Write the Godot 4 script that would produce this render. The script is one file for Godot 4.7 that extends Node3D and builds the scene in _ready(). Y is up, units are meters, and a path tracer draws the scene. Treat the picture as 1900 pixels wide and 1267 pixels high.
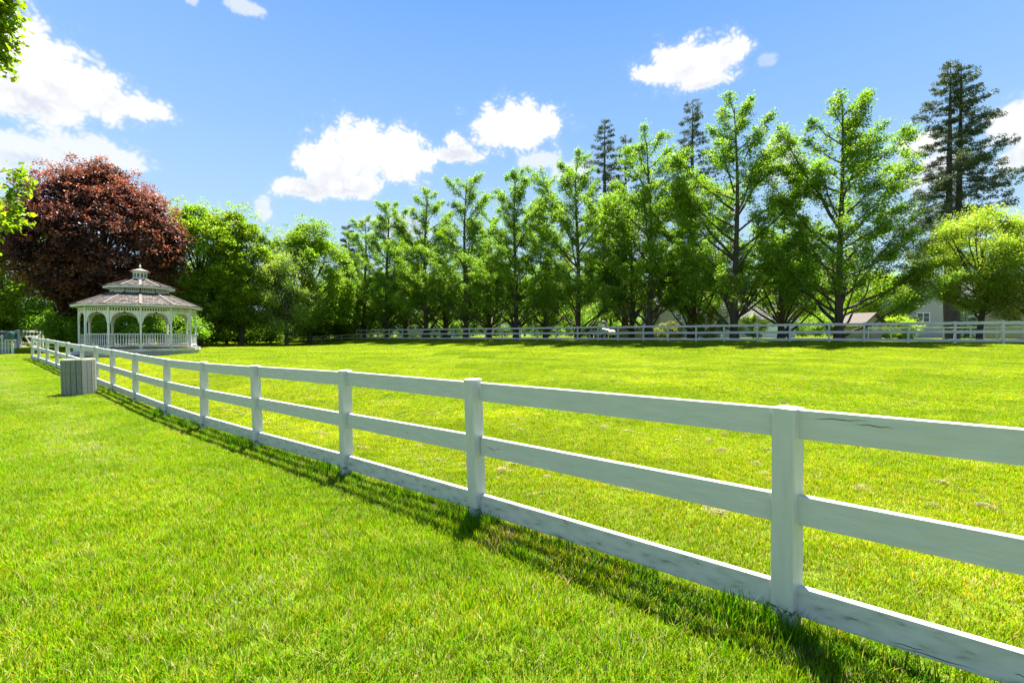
extends Node3D
# A white board fence running across a lawn towards a gazebo; a mown paddock, a far fence and a row of trees behind.

const EXPOSURE := 5.2
const EYE := 1.6
const FOCAL := 880.0            # focal length in pixels of a picture 1900 wide
const FENCE_X := 1.507          # first fence post: x and depth
const FENCE_D := 2.58
const FENCE_STEP := 2.42
const UX := -0.7655             # run of the near fence in (x, depth)
const UD := 0.6435

var M := {}
var taken := {}
var swell := FastNoiseLite.new()
var patch_noise := FastNoiseLite.new()
var fine_noise := FastNoiseLite.new()
var rng := RandomNumberGenerator.new()

# ------------------------------------------------------------------ mesh collector
class MB:
	var v := PackedVector3Array()
	var n := PackedVector3Array()
	var c := PackedColorArray()
	var col := Color.WHITE

	func tri(a: Vector3, b: Vector3, d: Vector3) -> void:      # counter-clockwise seen from outside
		var m := (b - a).cross(d - a).normalized()
		for p in [a, d, b]:
			v.append(p); n.append(m); c.append(col)

	func tri_n(a: Vector3, b: Vector3, d: Vector3, na: Vector3, nb: Vector3, nd: Vector3) -> void:
		v.append(a); v.append(d); v.append(b)
		n.append(na); n.append(nd); n.append(nb)
		c.append(col); c.append(col); c.append(col)

	func quad(a: Vector3, b: Vector3, d: Vector3, e: Vector3) -> void:
		tri(a, b, d); tri(a, d, e)

	func box(at: Vector3, size: Vector3, basis := Basis()) -> void:
		var h := size * 0.5
		var p := []
		for i in 8:
			p.append(at + basis * Vector3(h.x if i & 1 else -h.x, h.y if i & 2 else -h.y, h.z if i & 4 else -h.z))
		quad(p[4], p[5], p[7], p[6]); quad(p[1], p[0], p[2], p[3])
		quad(p[5], p[1], p[3], p[7]); quad(p[0], p[4], p[6], p[2])
		quad(p[6], p[7], p[3], p[2]); quad(p[0], p[1], p[5], p[4])

	func cbox(at: Vector3, size: Vector3, e: float, basis := Basis()) -> void:   # box with chamfered edges
		var h := size * 0.5
		var q := func(sx: float, sy: float, sz: float, full: int) -> Vector3:
			var r := Vector3(h.x - e, h.y - e, h.z - e)
			r[full] = h[full]
			return at + basis * Vector3(r.x * sx, r.y * sy, r.z * sz)
		for ax in 3:
			var b := (ax + 1) % 3
			var d := (ax + 2) % 3
			for s in [-1.0, 1.0]:
				var k := []
				for w in [[-1, -1], [1, -1], [1, 1], [-1, 1]]:
					var g := Vector3.ONE
					g[ax] = s; g[b] = w[0]; g[d] = w[1]
					k.append(q.call(g.x, g.y, g.z, ax))
				if s > 0: quad(k[0], k[1], k[2], k[3])
				else: quad(k[3], k[2], k[1], k[0])
			# edges that run along ax
			for sb in [-1.0, 1.0]:
				for sd in [-1.0, 1.0]:
					var lo := Vector3.ONE
					lo[ax] = -1.0; lo[b] = sb; lo[d] = sd
					var hi := lo
					hi[ax] = 1.0
					var a0: Vector3 = q.call(lo.x, lo.y, lo.z, b)
					var a1: Vector3 = q.call(hi.x, hi.y, hi.z, b)
					var b1: Vector3 = q.call(hi.x, hi.y, hi.z, d)
					var b0: Vector3 = q.call(lo.x, lo.y, lo.z, d)
					if sb * sd > 0: quad(a0, b0, b1, a1)
					else: quad(a0, a1, b1, b0)
		for i in 8:
			var g := Vector3(1 if i & 1 else -1, 1 if i & 2 else -1, 1 if i & 4 else -1)
			var a: Vector3 = q.call(g.x, g.y, g.z, 0)
			var b2: Vector3 = q.call(g.x, g.y, g.z, 1)
			var c2: Vector3 = q.call(g.x, g.y, g.z, 2)
			if g.x * g.y * g.z > 0: tri(a, b2, c2)
			else: tri(a, c2, b2)

	func tube(points: Array, radii: Array, sides: int, cap := true) -> void:
		var rings := []
		var side := Vector3(0.3, 0.1, 1.0)
		for i in points.size():
			var t: Vector3 = (points[mini(i + 1, points.size() - 1)] - points[maxi(i - 1, 0)]).normalized()
			var x := t.cross(side)
			if x.length() < 0.05: x = t.cross(Vector3(1, 0.2, 0))
			x = x.normalized()
			var y := x.cross(t).normalized()
			side = y
			var ring := []
			for k in sides:
				var a := TAU * k / sides
				ring.append(x * cos(a) + y * sin(a))
			rings.append(ring)
		for i in points.size() - 1:
			for k in sides:
				var j := (k + 1) % sides
				var n0: Vector3 = rings[i][k]
				var n1: Vector3 = rings[i][j]
				var n2: Vector3 = rings[i + 1][j]
				var n3: Vector3 = rings[i + 1][k]
				var p0: Vector3 = points[i] + n0 * radii[i]
				var p1: Vector3 = points[i] + n1 * radii[i]
				var p2: Vector3 = points[i + 1] + n2 * radii[i + 1]
				var p3: Vector3 = points[i + 1] + n3 * radii[i + 1]
				tri_n(p0, p3, p2, n0, n3, n2)
				tri_n(p0, p2, p1, n0, n2, n1)
		if cap:
			var l := points.size() - 1
			for k in sides:
				var j := (k + 1) % sides
				tri(points[l], points[l] + rings[l][j] * radii[l], points[l] + rings[l][k] * radii[l])

	func lathe(profile: Array, sides: int, at := Vector3.ZERO) -> void:   # [[radius, y], ...] from the bottom up
		for i in profile.size() - 1:
			for k in sides:
				var a := TAU * k / sides
				var b := TAU * (k + 1) / sides
				var p := func(r: float, y: float, w: float) -> Vector3: return at + Vector3(sin(w) * r, y, cos(w) * r)
				quad(p.call(profile[i][0], profile[i][1], a), p.call(profile[i][0], profile[i][1], b), p.call(profile[i + 1][0], profile[i + 1][1], b), p.call(profile[i + 1][0], profile[i + 1][1], a))

	func prism(poly: PackedVector2Array, t: Transform3D, thick: float) -> void:   # outline in local x, y; thickness along z
		var o := poly
		if Geometry2D.is_polygon_clockwise(o): o.reverse()
		var ix := Geometry2D.triangulate_polygon(o)
		var f := func(i: int, z: float) -> Vector3: return t * Vector3(o[i].x, o[i].y, z)
		for k in range(0, ix.size(), 3):
			var a := ix[k]
			var b := ix[k + 1]
			var d := ix[k + 2]
			if (o[b] - o[a]).cross(o[d] - o[a]) < 0:
				var w := b
				b = d; d = w
			tri(f.call(a, thick / 2), f.call(b, thick / 2), f.call(d, thick / 2))
			tri(f.call(a, -thick / 2), f.call(d, -thick / 2), f.call(b, -thick / 2))
		for i in o.size():
			var j := (i + 1) % o.size()
			quad(f.call(i, -thick / 2), f.call(j, -thick / 2), f.call(j, thick / 2), f.call(i, thick / 2))

	func mesh(m: Material = null) -> ArrayMesh:
		var arr := []
		arr.resize(Mesh.ARRAY_MAX)
		arr[Mesh.ARRAY_VERTEX] = v
		arr[Mesh.ARRAY_NORMAL] = n
		arr[Mesh.ARRAY_COLOR] = c
		var am := ArrayMesh.new()
		am.add_surface_from_arrays(Mesh.PRIMITIVE_TRIANGLES, arr)
		if m: am.surface_set_material(0, m)
		return am

# ------------------------------------------------------------------ helpers
func lin(r: float, g: float, b: float) -> Color:
	return Color(r, g, b).linear_to_srgb()

func numbered(called: String) -> String:
	var k: int = taken.get(called, 0)
	taken[called] = k + 1
	return called if k == 0 else "%s_%03d" % [called, k]

func tag(o: Node3D, label: String, category: String, group := "") -> Node3D:
	o.set_meta("label", label)
	o.set_meta("category", category)
	if group: o.set_meta("group", group)
	return o

func thing(called: String, label: String, category: String, at: Vector3, turn := 0.0, group := "") -> Node3D:
	var o := Node3D.new()
	o.name = numbered(called)
	add_child(o)
	o.position = at
	o.rotation.y = turn
	return tag(o, label, category, group)

func part(called: String, mesh: Mesh, m: Material, parent: Node3D, t := Transform3D()) -> MeshInstance3D:
	var o := MeshInstance3D.new()
	o.name = numbered(called) if parent == self else called
	o.mesh = mesh
	if m: o.material_override = m
	o.transform = t
	parent.add_child(o, true)
	return o

func copies(called: String, mesh: Mesh, where: Array, tints: Array, parent: Node3D) -> MultiMeshInstance3D:
	var mm := MultiMesh.new()
	mm.transform_format = MultiMesh.TRANSFORM_3D
	mm.use_colors = true
	mm.mesh = mesh
	mm.instance_count = where.size()
	for i in where.size():
		mm.set_instance_transform(i, where[i])
		mm.set_instance_color(i, tints[i])
	var o := MultiMeshInstance3D.new()
	o.name = called
	o.multimesh = mm
	parent.add_child(o, true)
	o.set_meta("kind", "stuff")
	return o

func r(a: float, b: float) -> float:
	return rng.randf_range(a, b)

func along(x: float, d: float) -> float:
	return (x - FENCE_X) * UX + (d - FENCE_D) * UD

func across(x: float, d: float) -> float:      # metres beyond the near fence, into the paddock
	return (x - FENCE_X) * UD - (d - FENCE_D) * UX

func ground(x: float, d: float) -> float:
	var t := along(x, d)
	var a := across(x, d)
	var h := -0.13 * exp(-pow((t - 10.5) / 5.5, 2)) * exp(-pow(a / 12.0, 2))
	h += (0.2 * smoothstep(17, 36, t) + 0.22 * smoothstep(36, 60, t)) * (1.0 - smoothstep(4, 25, a))
	var k := clampf(a / 35.0, 0, 1)
	h += 0.66 * k * k / (0.1 + k * 0.9) + 0.38 * smoothstep(23.0, 35.0, a)     # the paddock ends in a low bank under the far fence
	h += 0.035 * swell.get_noise_2d(x, d) * smoothstep(0.8, 5.0, absf(a))
	return h

func spot(px: float, d: float, dy := 0.0) -> Vector3:     # a point on the ground: column of the picture, depth
	var x := (px - 950.0) / FOCAL * d
	return Vector3(x, ground(x, d) + dy, -d)

func noise_picture(freq: float, colors: Array, seed_: int, octaves := 4, size := 512) -> NoiseTexture2D:
	var f := FastNoiseLite.new()
	f.noise_type = FastNoiseLite.TYPE_SIMPLEX_SMOOTH
	f.frequency = freq
	f.fractal_octaves = octaves
	f.seed = seed_
	var g := Gradient.new()
	g.offsets = PackedFloat32Array()
	var offs := PackedFloat32Array()
	var cols := PackedColorArray()
	for k in colors:
		offs.append(k[0]); cols.append(lin(k[1], k[2], k[3]))
	g.offsets = offs
	g.colors = cols
	var t := NoiseTexture2D.new()
	t.width = size
	t.height = size
	t.seamless = true
	t.noise = f
	t.color_ramp = g
	return t

func plain(c: Color, rough := 0.8) -> StandardMaterial3D:
	var m := StandardMaterial3D.new()
	m.albedo_color = c
	m.roughness = rough
	return m

func textured(t: Texture2D, scale: Vector3, rough := 0.8, world := false) -> StandardMaterial3D:
	var m := StandardMaterial3D.new()
	m.albedo_texture = t
	m.roughness = rough
	m.uv1_triplanar = true
	m.uv1_world_triplanar = world
	m.uv1_scale = scale
	return m

func leafy(back: Color, rough := 0.5) -> StandardMaterial3D:
	var m := StandardMaterial3D.new()
	m.vertex_color_use_as_albedo = true
	m.roughness = rough
	m.metallic_specular = 0.26
	m.backlight_enabled = true
	m.backlight = back.linear_to_srgb()
	m.cull_mode = BaseMaterial3D.CULL_DISABLED
	return m

# ------------------------------------------------------------------ sky
func make_sky() -> Sky:
	var small := Image.create(128, 128, false, Image.FORMAT_RGBF)
	for y in 128:
		var el := 90.0 - (y + 0.5) / 128.0 * 180.0
		for x in 128:
			var az := wrapf((x + 0.5) / 128.0 * 360.0, -180.0, 180.0)
			var c: Color
			if el < 0:
				c = Color(0.35, 0.42, 0.4)
			else:
				var stops := [[0.0, Color(0.66, 0.86, 1.02)], [12.0, Color(0.50, 0.76, 1.03)], [22.0, Color(0.33, 0.60, 1.03)], [36.0, Color(0.185, 0.44, 1.0)], [60.0, Color(0.11, 0.30, 0.85)], [90.0, Color(0.09, 0.26, 0.78)]]
				for k in stops.size() - 1:
					if el >= stops[k][0]:
						c = stops[k][1].lerp(stops[k + 1][1], clampf((el - stops[k][0]) / (stops[k + 1][0] - stops[k][0]), 0, 1))
				var hazy := 0.5 - 0.5 * cos(deg_to_rad(az - 25.0))           # the air is a little paler towards one side
				c = c.lerp(Color(0.62, 0.83, 1.03), 0.30 * hazy * (1.0 - el / 90.0))
			small.set_pixel(x, y, Color(c.r / EXPOSURE, c.g / EXPOSURE, c.b / EXPOSURE))
	var w := 4096
	var h := 2048
	var wider := Image.create(160, 128, false, Image.FORMAT_RGBF)
	wider.blit_rect(small, Rect2i(0, 0, 128, 128), Vector2i(16, 0))
	wider.blit_rect(small, Rect2i(112, 0, 16, 128), Vector2i(0, 0))
	wider.blit_rect(small, Rect2i(0, 0, 16, 128), Vector2i(144, 0))
	wider.resize(w * 160 / 128, h, Image.INTERPOLATE_CUBIC)
	small = wider.get_region(Rect2i(w * 16 / 128, 0, w, h))
	var puffs := FastNoiseLite.new()
	puffs.noise_type = FastNoiseLite.TYPE_SIMPLEX_SMOOTH
	puffs.frequency = 0.17
	puffs.fractal_type = FastNoiseLite.FRACTAL_NONE
	puffs.seed = 11
	var clouds := [
		[1.0, [[-46.6, 22.5, 3.4, 3.1], [-43.7, 21.1, 3.4, 2.9], [-40.8, 20.7, 3.0, 1.9], [-38.0, 20.5, 2.6, 1.1], [-45.3, 19.0, 3.9, 1.6], [-49.8, 20.2, 3.3, 3.3]]],
		[0.7, [[-45.3, 14.8, 3.5, 1.7], [-41.9, 16.0, 4.0, 1.6], [-39.1, 15.8, 1.8, 1.0], [-48.9, 13.4, 2.5, 2.0]]],
		[1.0, [[-17.1, 20.0, 5.2, 3.3], [-21.1, 18.2, 3.4, 2.5], [-12.8, 20.1, 3.0, 2.8], [-23.4, 15.7, 3.4, 1.2], [-19.4, 16.4, 4.1, 1.4], [-10.3, 20.1, 1.4, 1.0]]],
		[1.0, [[0.7, 23.6, 5.1, 2.5], [-2.3, 23.1, 2.3, 2.3], [-6.5, 20.6, 2.9, 1.0], [-6.8, 22.0, 1.2, 0.8], [4.7, 23.6, 1.6, 1.6]]],
		[1.0, [[20.0, 27.9, 4.6, 2.2], [23.6, 28.0, 2.7, 1.8], [16.6, 27.6, 2.2, 1.0], [21.7, 26.2, 2.8, 0.9]]],
		[0.85, [[46.7, 16.9, 2.1, 1.8], [47.0, 14.3, 1.8, 1.0], [40.4, 16.6, 1.6, 1.1], [41.4, 14.4, 2.2, 1.4], [48.9, 15.4, 2.0, 2.4]]],
		[0.75, [[29.7, 17.5, 2.0, 1.9], [29.1, 19.1, 1.0, 0.7]]],
		[0.55, [[-29.4, 30.8, 1.9, 0.6]]],
		[0.3, [[27.9, 26.9, 1.0, 0.6]]],
		[0.5, [[-33.8, 30.2, 0.5, 0.5]]],
		[0.6, [[-27.7, 13.3, 0.9, 1.3]]],
		[0.6, [[3.3, 20.0, 2.6, 1.1], [7.1, 18.7, 2.6, 1.2], [13.0, 13.0, 4.0, 2.0], [-13.0, 12.5, 4.0, 1.2]]],
	]
	var cr := RandomNumberGenerator.new()
	cr.seed = 77
	for k in 22:                                        # the same fair-weather clouds go on round the rest of the sky
		var ca := cr.randf_range(58.0, 302.0)
		var ce := cr.randf_range(12.0, 34.0)
		var list := []
		for j in cr.randi_range(3, 6):
			list.append([ca + cr.randf_range(-5, 5), ce + cr.randf_range(-1.5, 1.5), cr.randf_range(1.8, 4.5), cr.randf_range(1.0, 2.8)])
		clouds.append([cr.randf_range(0.7, 1.0), list])
	for cloud in clouds:
		var ec := 0.0
		var eh := 0.0
		for p in cloud[1]:
			ec += p[1] / cloud[1].size()
			eh = maxf(eh, p[3])
		var a0 := 999.0
		var a1 := -999.0
		var e0 := 999.0
		var e1 := -999.0
		for p in cloud[1]:
			a0 = minf(a0, p[0] - p[2] * 1.7); a1 = maxf(a1, p[0] + p[2] * 1.7)
			e0 = minf(e0, p[1] - p[3] * 1.7); e1 = maxf(e1, p[1] + p[3] * 1.7)
		for y in range(int((90.0 - e1) / 180.0 * h), int((90.0 - e0) / 180.0 * h) + 1):
			var el := 90.0 - (y + 0.5) / h * 180.0
			for x in range(floori(a0 / 360.0 * w), floori(a1 / 360.0 * w) + 1):
				var az := (x + 0.5) / w * 360.0
				var d := -1.0
				for p in cloud[1]:
					var q: float = 1.0 - sqrt(pow((az - p[0]) / p[2], 2) + pow((el - p[1]) / p[3], 2))
					d = maxf(d, q) if absf(d - q) > 0.25 else maxf(d, q) + 0.25 * pow(0.25 - absf(d - q), 2) * 4.0
				if d < -0.7: continue
				var nn := puffs.get_noise_2d(az * 2.2, el * 3.0)
				var n2 := puffs.get_noise_2d(az * 5.5 + 300.0, el * 7.0)
				var n3 := puffs.get_noise_2d(az * 13.0 + 700.0, el * 16.0)
				var n4 := puffs.get_noise_2d(az * 27.0 + 100.0, el * 32.0)
				var s := d + 0.04 + 0.30 * nn + 0.34 * (absf(n2) - 0.3) + 0.17 * (absf(n3) - 0.3) + 0.07 * (absf(n4) - 0.3)
				var al: float = smoothstep(-0.06, 0.40, s) * cloud[0] + 0.10 * smoothstep(-0.35, 0.1, s) * cloud[0]
				if al <= 0.003: continue
				al = minf(al, 1.0)
				var px := posmod(x, w)
				var belly := clampf((ec - el) / eh + 0.25 - nn * 0.8 - absf(n2) * 0.6, 0, 1)
				var under := clampf((s - 0.15) * 2.2, 0, 1) * belly
				var top := Color(1.06, 1.06, 1.07).lerp(Color(0.78, 0.82, 0.92), under)
				top = Color(top.r / EXPOSURE, top.g / EXPOSURE, top.b / EXPOSURE)
				small.set_pixel(px, y, small.get_pixel(px, y).lerp(top, al))
	var m := PanoramaSkyMaterial.new()
	m.panorama = ImageTexture.create_from_image(small)
	var sky := Sky.new()
	sky.sky_material = m
	return sky

# ------------------------------------------------------------------ materials
func make_materials() -> void:
	M.paint = textured(noise_picture(0.012, [[0.0, 0.44, 0.46, 0.42], [0.4, 0.48, 0.495, 0.46], [0.6, 0.49, 0.505, 0.47], [1.0, 0.53, 0.54, 0.51]], 3, 7), Vector3(0.5, 2.4, 2.4), 0.55)
	M.paint.heightmap_enabled = true
	M.paint.heightmap_texture = noise_picture(0.02, [[0.0, 0, 0, 0], [1.0, 1, 1, 1]], 5, 4)
	M.paint.heightmap_scale = 0.25
	M.paint_low = textured(noise_picture(0.014, [[0.0, 0.10, 0.11, 0.08], [0.16, 0.30, 0.32, 0.27], [0.27, 0.41, 0.43, 0.39], [0.62, 0.49, 0.505, 0.47], [1.0, 0.53, 0.54, 0.51]], 8, 7), Vector3(0.7, 2.2, 2.2), 0.6)
	M.post = textured(noise_picture(0.013, [[0.0, 0.44, 0.46, 0.42], [0.35, 0.48, 0.495, 0.46], [0.6, 0.49, 0.505, 0.47], [1.0, 0.53, 0.54, 0.51]], 21, 6), Vector3(2.4, 0.4, 2.4), 0.5)
	M.dirty = textured(noise_picture(0.02, [[0.0, 0.03, 0.028, 0.02], [0.4, 0.13, 0.12, 0.08], [0.55, 0.5, 0.5, 0.45], [1.0, 0.74, 0.74, 0.7]], 14, 5), Vector3(3, 3, 3), 0.8)
	M.far_paint = textured(noise_picture(0.02, [[0.0, 0.38, 0.40, 0.36], [0.5, 0.48, 0.495, 0.46], [1.0, 0.53, 0.54, 0.51]], 33, 3, 256), Vector3(0.3, 1.5, 1.5), 0.55)
	M.crack = plain(lin(0.02, 0.02, 0.018), 0.95)
	M.gazebo = textured(noise_picture(0.02, [[0.0, 0.46, 0.48, 0.46], [0.5, 0.60, 0.61, 0.61], [1.0, 0.66, 0.66, 0.66]], 41, 3, 256), Vector3(0.8, 0.8, 0.8), 0.5)
	M.deck = textured(noise_picture(0.03, [[0.0, 0.16, 0.14, 0.12], [1.0, 0.30, 0.27, 0.24]], 43, 4, 256), Vector3(3, 0.4, 0.4), 0.8)
	M.shingle = StandardMaterial3D.new()
	M.shingle.vertex_color_use_as_albedo = true
	M.shingle.roughness = 0.85
	M.bark = textured(noise_picture(0.02, [[0.0, 0.025, 0.02, 0.015], [0.5, 0.075, 0.06, 0.045], [1.0, 0.15, 0.125, 0.1]], 51, 5), Vector3(2.5, 0.35, 2.5), 0.9)
	M.bark.heightmap_enabled = true
	M.bark.heightmap_texture = M.bark.albedo_texture
	M.bark.heightmap_scale = 3.0
	M.bark_red = textured(noise_picture(0.02, [[0.0, 0.05, 0.03, 0.025], [0.5, 0.12, 0.08, 0.065], [1.0, 0.2, 0.15, 0.12]], 52, 5), Vector3(2.5, 0.35, 2.5), 0.9)
	M.bark_birch = textured(noise_picture(0.02, [[0.0, 0.04, 0.04, 0.035], [0.35, 0.3, 0.29, 0.26], [1.0, 0.6, 0.58, 0.54]], 53, 4), Vector3(0.6, 3.0, 0.6), 0.7)
	M.leaf = leafy(Color(0.85, 0.95, 0.22), 0.45)
	M.leaf_purple = leafy(Color(0.75, 0.46, 0.34), 0.42)
	M.needle = leafy(Color(0.25, 0.3, 0.12), 0.6)
	M.grass = leafy(Color(0.84, 0.95, 0.12), 0.55)
	M.grass.metallic_specular = 0.17
	M.straw = leafy(Color(0.5, 0.45, 0.3), 0.8)
	M.soil = textured(noise_picture(0.05, [[0.0, 0.05, 0.06, 0.01], [0.45, 0.075, 0.11, 0.01], [0.7, 0.10, 0.14, 0.012], [1.0, 0.15, 0.15, 0.03]], 61, 5), Vector3(0.6, 0.6, 0.6), 1.0, true)
	M.soil.metallic_specular = 0.15
	M.plank = textured(noise_picture(0.02, [[0.0, 0.13, 0.14, 0.11], [0.5, 0.20, 0.215, 0.18], [1.0, 0.27, 0.28, 0.245]], 71, 4), Vector3(5, 0.5, 5), 0.8)
	M.plank_worn = textured(noise_picture(0.02, [[0.0, 0.2, 0.14, 0.11], [0.35, 0.5, 0.42, 0.38], [1.0, 0.62, 0.55, 0.52]], 72, 5), Vector3(7, 1.2, 7), 0.85)
	M.glass = plain(lin(0.05, 0.065, 0.075), 0.08)
	M.pane = StandardMaterial3D.new()
	M.pane.albedo_color = Color(0.75, 0.85, 0.85, 0.25)
	M.pane.transparency = BaseMaterial3D.TRANSPARENCY_ALPHA
	M.pane.roughness = 0.05
	M.car_white = plain(lin(0.72, 0.71, 0.64), 0.3)
	M.car_beige = plain(lin(0.5, 0.46, 0.38), 0.3)
	M.car_green = plain(lin(0.30, 0.37, 0.33), 0.4)
	M.tyre = plain(lin(0.02, 0.02, 0.02), 0.9)
	M.metal = plain(lin(0.5, 0.5, 0.5), 0.35)
	M.dark = plain(lin(0.03, 0.032, 0.035), 0.6)
	M.mailbox = plain(lin(0.012, 0.05, 0.05), 0.35)
	M.blue = plain(lin(0.08, 0.12, 0.6), 0.5)
	M.orange = plain(lin(0.75, 0.27, 0.02), 0.5)
	M.siding = textured(siding_picture(Color(0.36, 0.355, 0.37)), Vector3(0.8, 0.8, 0.8), 0.7)
	M.siding_tan = textured(siding_picture(Color(0.32, 0.28, 0.23)), Vector3(0.8, 0.8, 0.8), 0.7)
	M.siding_white = textured(siding_picture(Color(0.5, 0.5, 0.5)), Vector3(0.8, 0.8, 0.8), 0.7)
	M.trim = plain(lin(0.76, 0.76, 0.75), 0.5)
	M.roof_dark = textured(noise_picture(0.05, [[0.0, 0.035, 0.037, 0.045], [1.0, 0.085, 0.085, 0.095]], 81, 4, 256), Vector3(0.5, 0.5, 0.5), 0.9)
	M.roof_grey = textured(noise_picture(0.05, [[0.0, 0.08, 0.08, 0.085], [1.0, 0.13, 0.13, 0.14]], 82, 4, 256), Vector3(0.5, 0.5, 0.5), 0.9)
	M.roof_tan = textured(noise_picture(0.05, [[0.0, 0.06, 0.05, 0.044], [1.0, 0.10, 0.087, 0.077]], 83, 4, 256), Vector3(0.5, 0.5, 0.5), 0.9)
	M.brown = textured(noise_picture(0.04, [[0.0, 0.16, 0.11, 0.075], [1.0, 0.30, 0.22, 0.15]], 84, 4, 256), Vector3(2.0, 0.3, 2.0), 0.85)

func siding_picture(c: Color) -> ImageTexture:      # fine lap siding: print-thin boards, too far away to tell apart
	var im := Image.create(64, 128, false, Image.FORMAT_RGB8)
	var rr := RandomNumberGenerator.new()
	rr.seed = 5
	for y in 128:
		var k := 0.72 if y % 16 == 0 else 1.0
		for x in 64:
			var f := k * rr.randf_range(0.96, 1.03)
			im.set_pixel(x, y, lin(c.r * f, c.g * f, c.b * f))
	return ImageTexture.create_from_image(im)

# ------------------------------------------------------------------ ground and grass
func make_ground() -> void:
	var xs := []
	var ds := []
	for k in [-600, -400, -260, -170, -120, -90, -75, -65, -58, -52]: xs.append(float(k))
	var x := -48.0
	while x <= 48.0:
		xs.append(x); x += 0.8
	for k in [52, 58, 65, 75, 90, 120, 170, 260, 400, 600]: xs.append(float(k))
	for k in [-60, -40, -25, -15, -9, -6]: ds.append(float(k))
	var d := -4.0
	while d <= 80.0:
		ds.append(d); d += 0.8
	for k in [84, 90, 100, 120, 150, 200, 300, 450, 700]: ds.append(float(k))
	var pos := PackedVector3Array()
	var nor := PackedVector3Array()
	var idx := PackedInt32Array()
	for dd in ds:
		for xx in xs:
			pos.append(Vector3(xx, ground(xx, dd), -dd))
			var gx := (ground(xx + 0.4, dd) - ground(xx - 0.4, dd)) / 0.8
			var gd := (ground(xx, dd + 0.4) - ground(xx, dd - 0.4)) / 0.8
			nor.append(Vector3(-gx, 1, gd).normalized())
	var w := xs.size()
	for j in ds.size() - 1:
		for i in w - 1:
			var a := j * w + i
			for q in [a, a + w, a + w + 1, a, a + w + 1, a + 1]: idx.append(q)
	var arr := []
	arr.resize(Mesh.ARRAY_MAX)
	arr[Mesh.ARRAY_VERTEX] = pos
	arr[Mesh.ARRAY_NORMAL] = nor
	arr[Mesh.ARRAY_INDEX] = idx
	var am := ArrayMesh.new()
	am.add_surface_from_arrays(Mesh.PRIMITIVE_TRIANGLES, arr)
	var g := part("ground", am, M.soil, self)
	g.set_meta("kind", "structure")
	g.set_meta("label", "gently rising green lawn and paddock ground under the grass")

func blade(b: MB, at: Vector3, h: float, w: float, lean: float, turn: float, c: Color) -> void:
	b.col = c
	var side := Vector3(cos(turn), 0, sin(turn)) * w * 0.5
	var fall := Vector3(-sin(turn), 0, cos(turn)) * lean
	var mid := at + Vector3(0, h * 0.6, 0) + fall * 0.35
	var tip := at + Vector3(0, h, 0) + fall
	b.quad(at - side, at + side, mid + side * 0.8, mid - side * 0.8)
	b.tri(mid - side * 0.8, mid + side * 0.8, tip)

func blade_colour() -> Color:
	var k := rng.randf()
	if k < 0.075: return Color(r(0.30, 0.44), r(0.29, 0.40), r(0.10, 0.2))           # dry straw
	if k < 0.2: return Color(r(0.25, 0.30), r(0.26, 0.30), r(0.015, 0.03))          # yellowing
	var f := r(0.42, 1.5)
	return Color(r(0.10, 0.18) * f, r(0.24, 0.29) * f, r(0.002, 0.006) * f)

func grass_tile(side: float, count: int, h0: float, h1: float, w: float) -> ArrayMesh:
	var b := MB.new()
	var k := 0
	while k < count:                          # blades stand in small tufts that lean the same way
		var c := Vector3(r(-0.53, 0.53) * side, -0.006, r(-0.53, 0.53) * side)
		var n := rng.randi_range(3, 11)
		var tone := blade_colour()
		var way := r(0, TAU)
		var lean := r(0.15, 1.0)
		var tall := r(h0, h1)
		for j in n:
			var h := tall * r(0.7, 1.15)
			var mine := blade_colour() if rng.randf() < 0.55 else tone
			blade(b, c + Vector3(rng.randfn(0, 0.03), 0, rng.randfn(0, 0.03)), h, w * r(0.7, 1.25), h * lean * r(0.5, 1.3), way + rng.randfn(0, 0.7), mine * r(0.85, 1.15))
		k += n
	return b.mesh(M.grass)

func grass_tint(x: float, d: float) -> Color:
	var a := across(x, d)
	var t := along(x, d)
	var big := patch_noise.get_noise_2d(x * 0.9, d * 0.9)
	var small := fine_noise.get_noise_2d(x, d)
	var f := 1.0 + 0.14 * big + 0.15 * small
	var yellow := clampf(0.12 + 0.40 * big + 0.35 * small, 0, 1)
	if a > 0.2:
		var stripe := patch_noise.get_noise_2d(t * 0.35 + 500.0, a * 2.6)       # swathes left by the mower
		f *= 1.08 + 0.26 * stripe
		yellow = clampf(yellow + 0.38 + 0.4 * stripe + 0.4 * exp(-pow((a - 2.0) / 1.8, 2)), 0, 1)
	f *= 1.1
	var c := Color(f * (1.0 + 0.42 * yellow), f * (1.0 + 0.04 * yellow), f * (1.0 + 0.25 * yellow))
	if a < 0.0:
		# the worn, paler wheel track that bends along the lawn
		var off := absf(a + 1.68 + 0.12 * sin(t * 0.4))
		var worn := clampf(1.25 - off / 0.42, 0, 1) * clampf(0.7 + 1.2 * small, 0, 1) * smoothstep(5.0, 9.0, t)
		worn = maxf(worn, clampf(2.2 * patch_noise.get_noise_2d(x * 2.1 + 90.0, d * 2.1) - 0.7, 0, 0.8))
		c = c.lerp(Color(1.75, 1.3, 6.5), 0.7 * worn)
	var dry := clampf(1.0 - absf(a + 0.05) / 0.3, 0, 1) * clampf(0.6 + 1.5 * small, 0, 1)
	return c.lerp(Color(1.5, 0.82, 5.0), 0.65 * dry)

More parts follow.
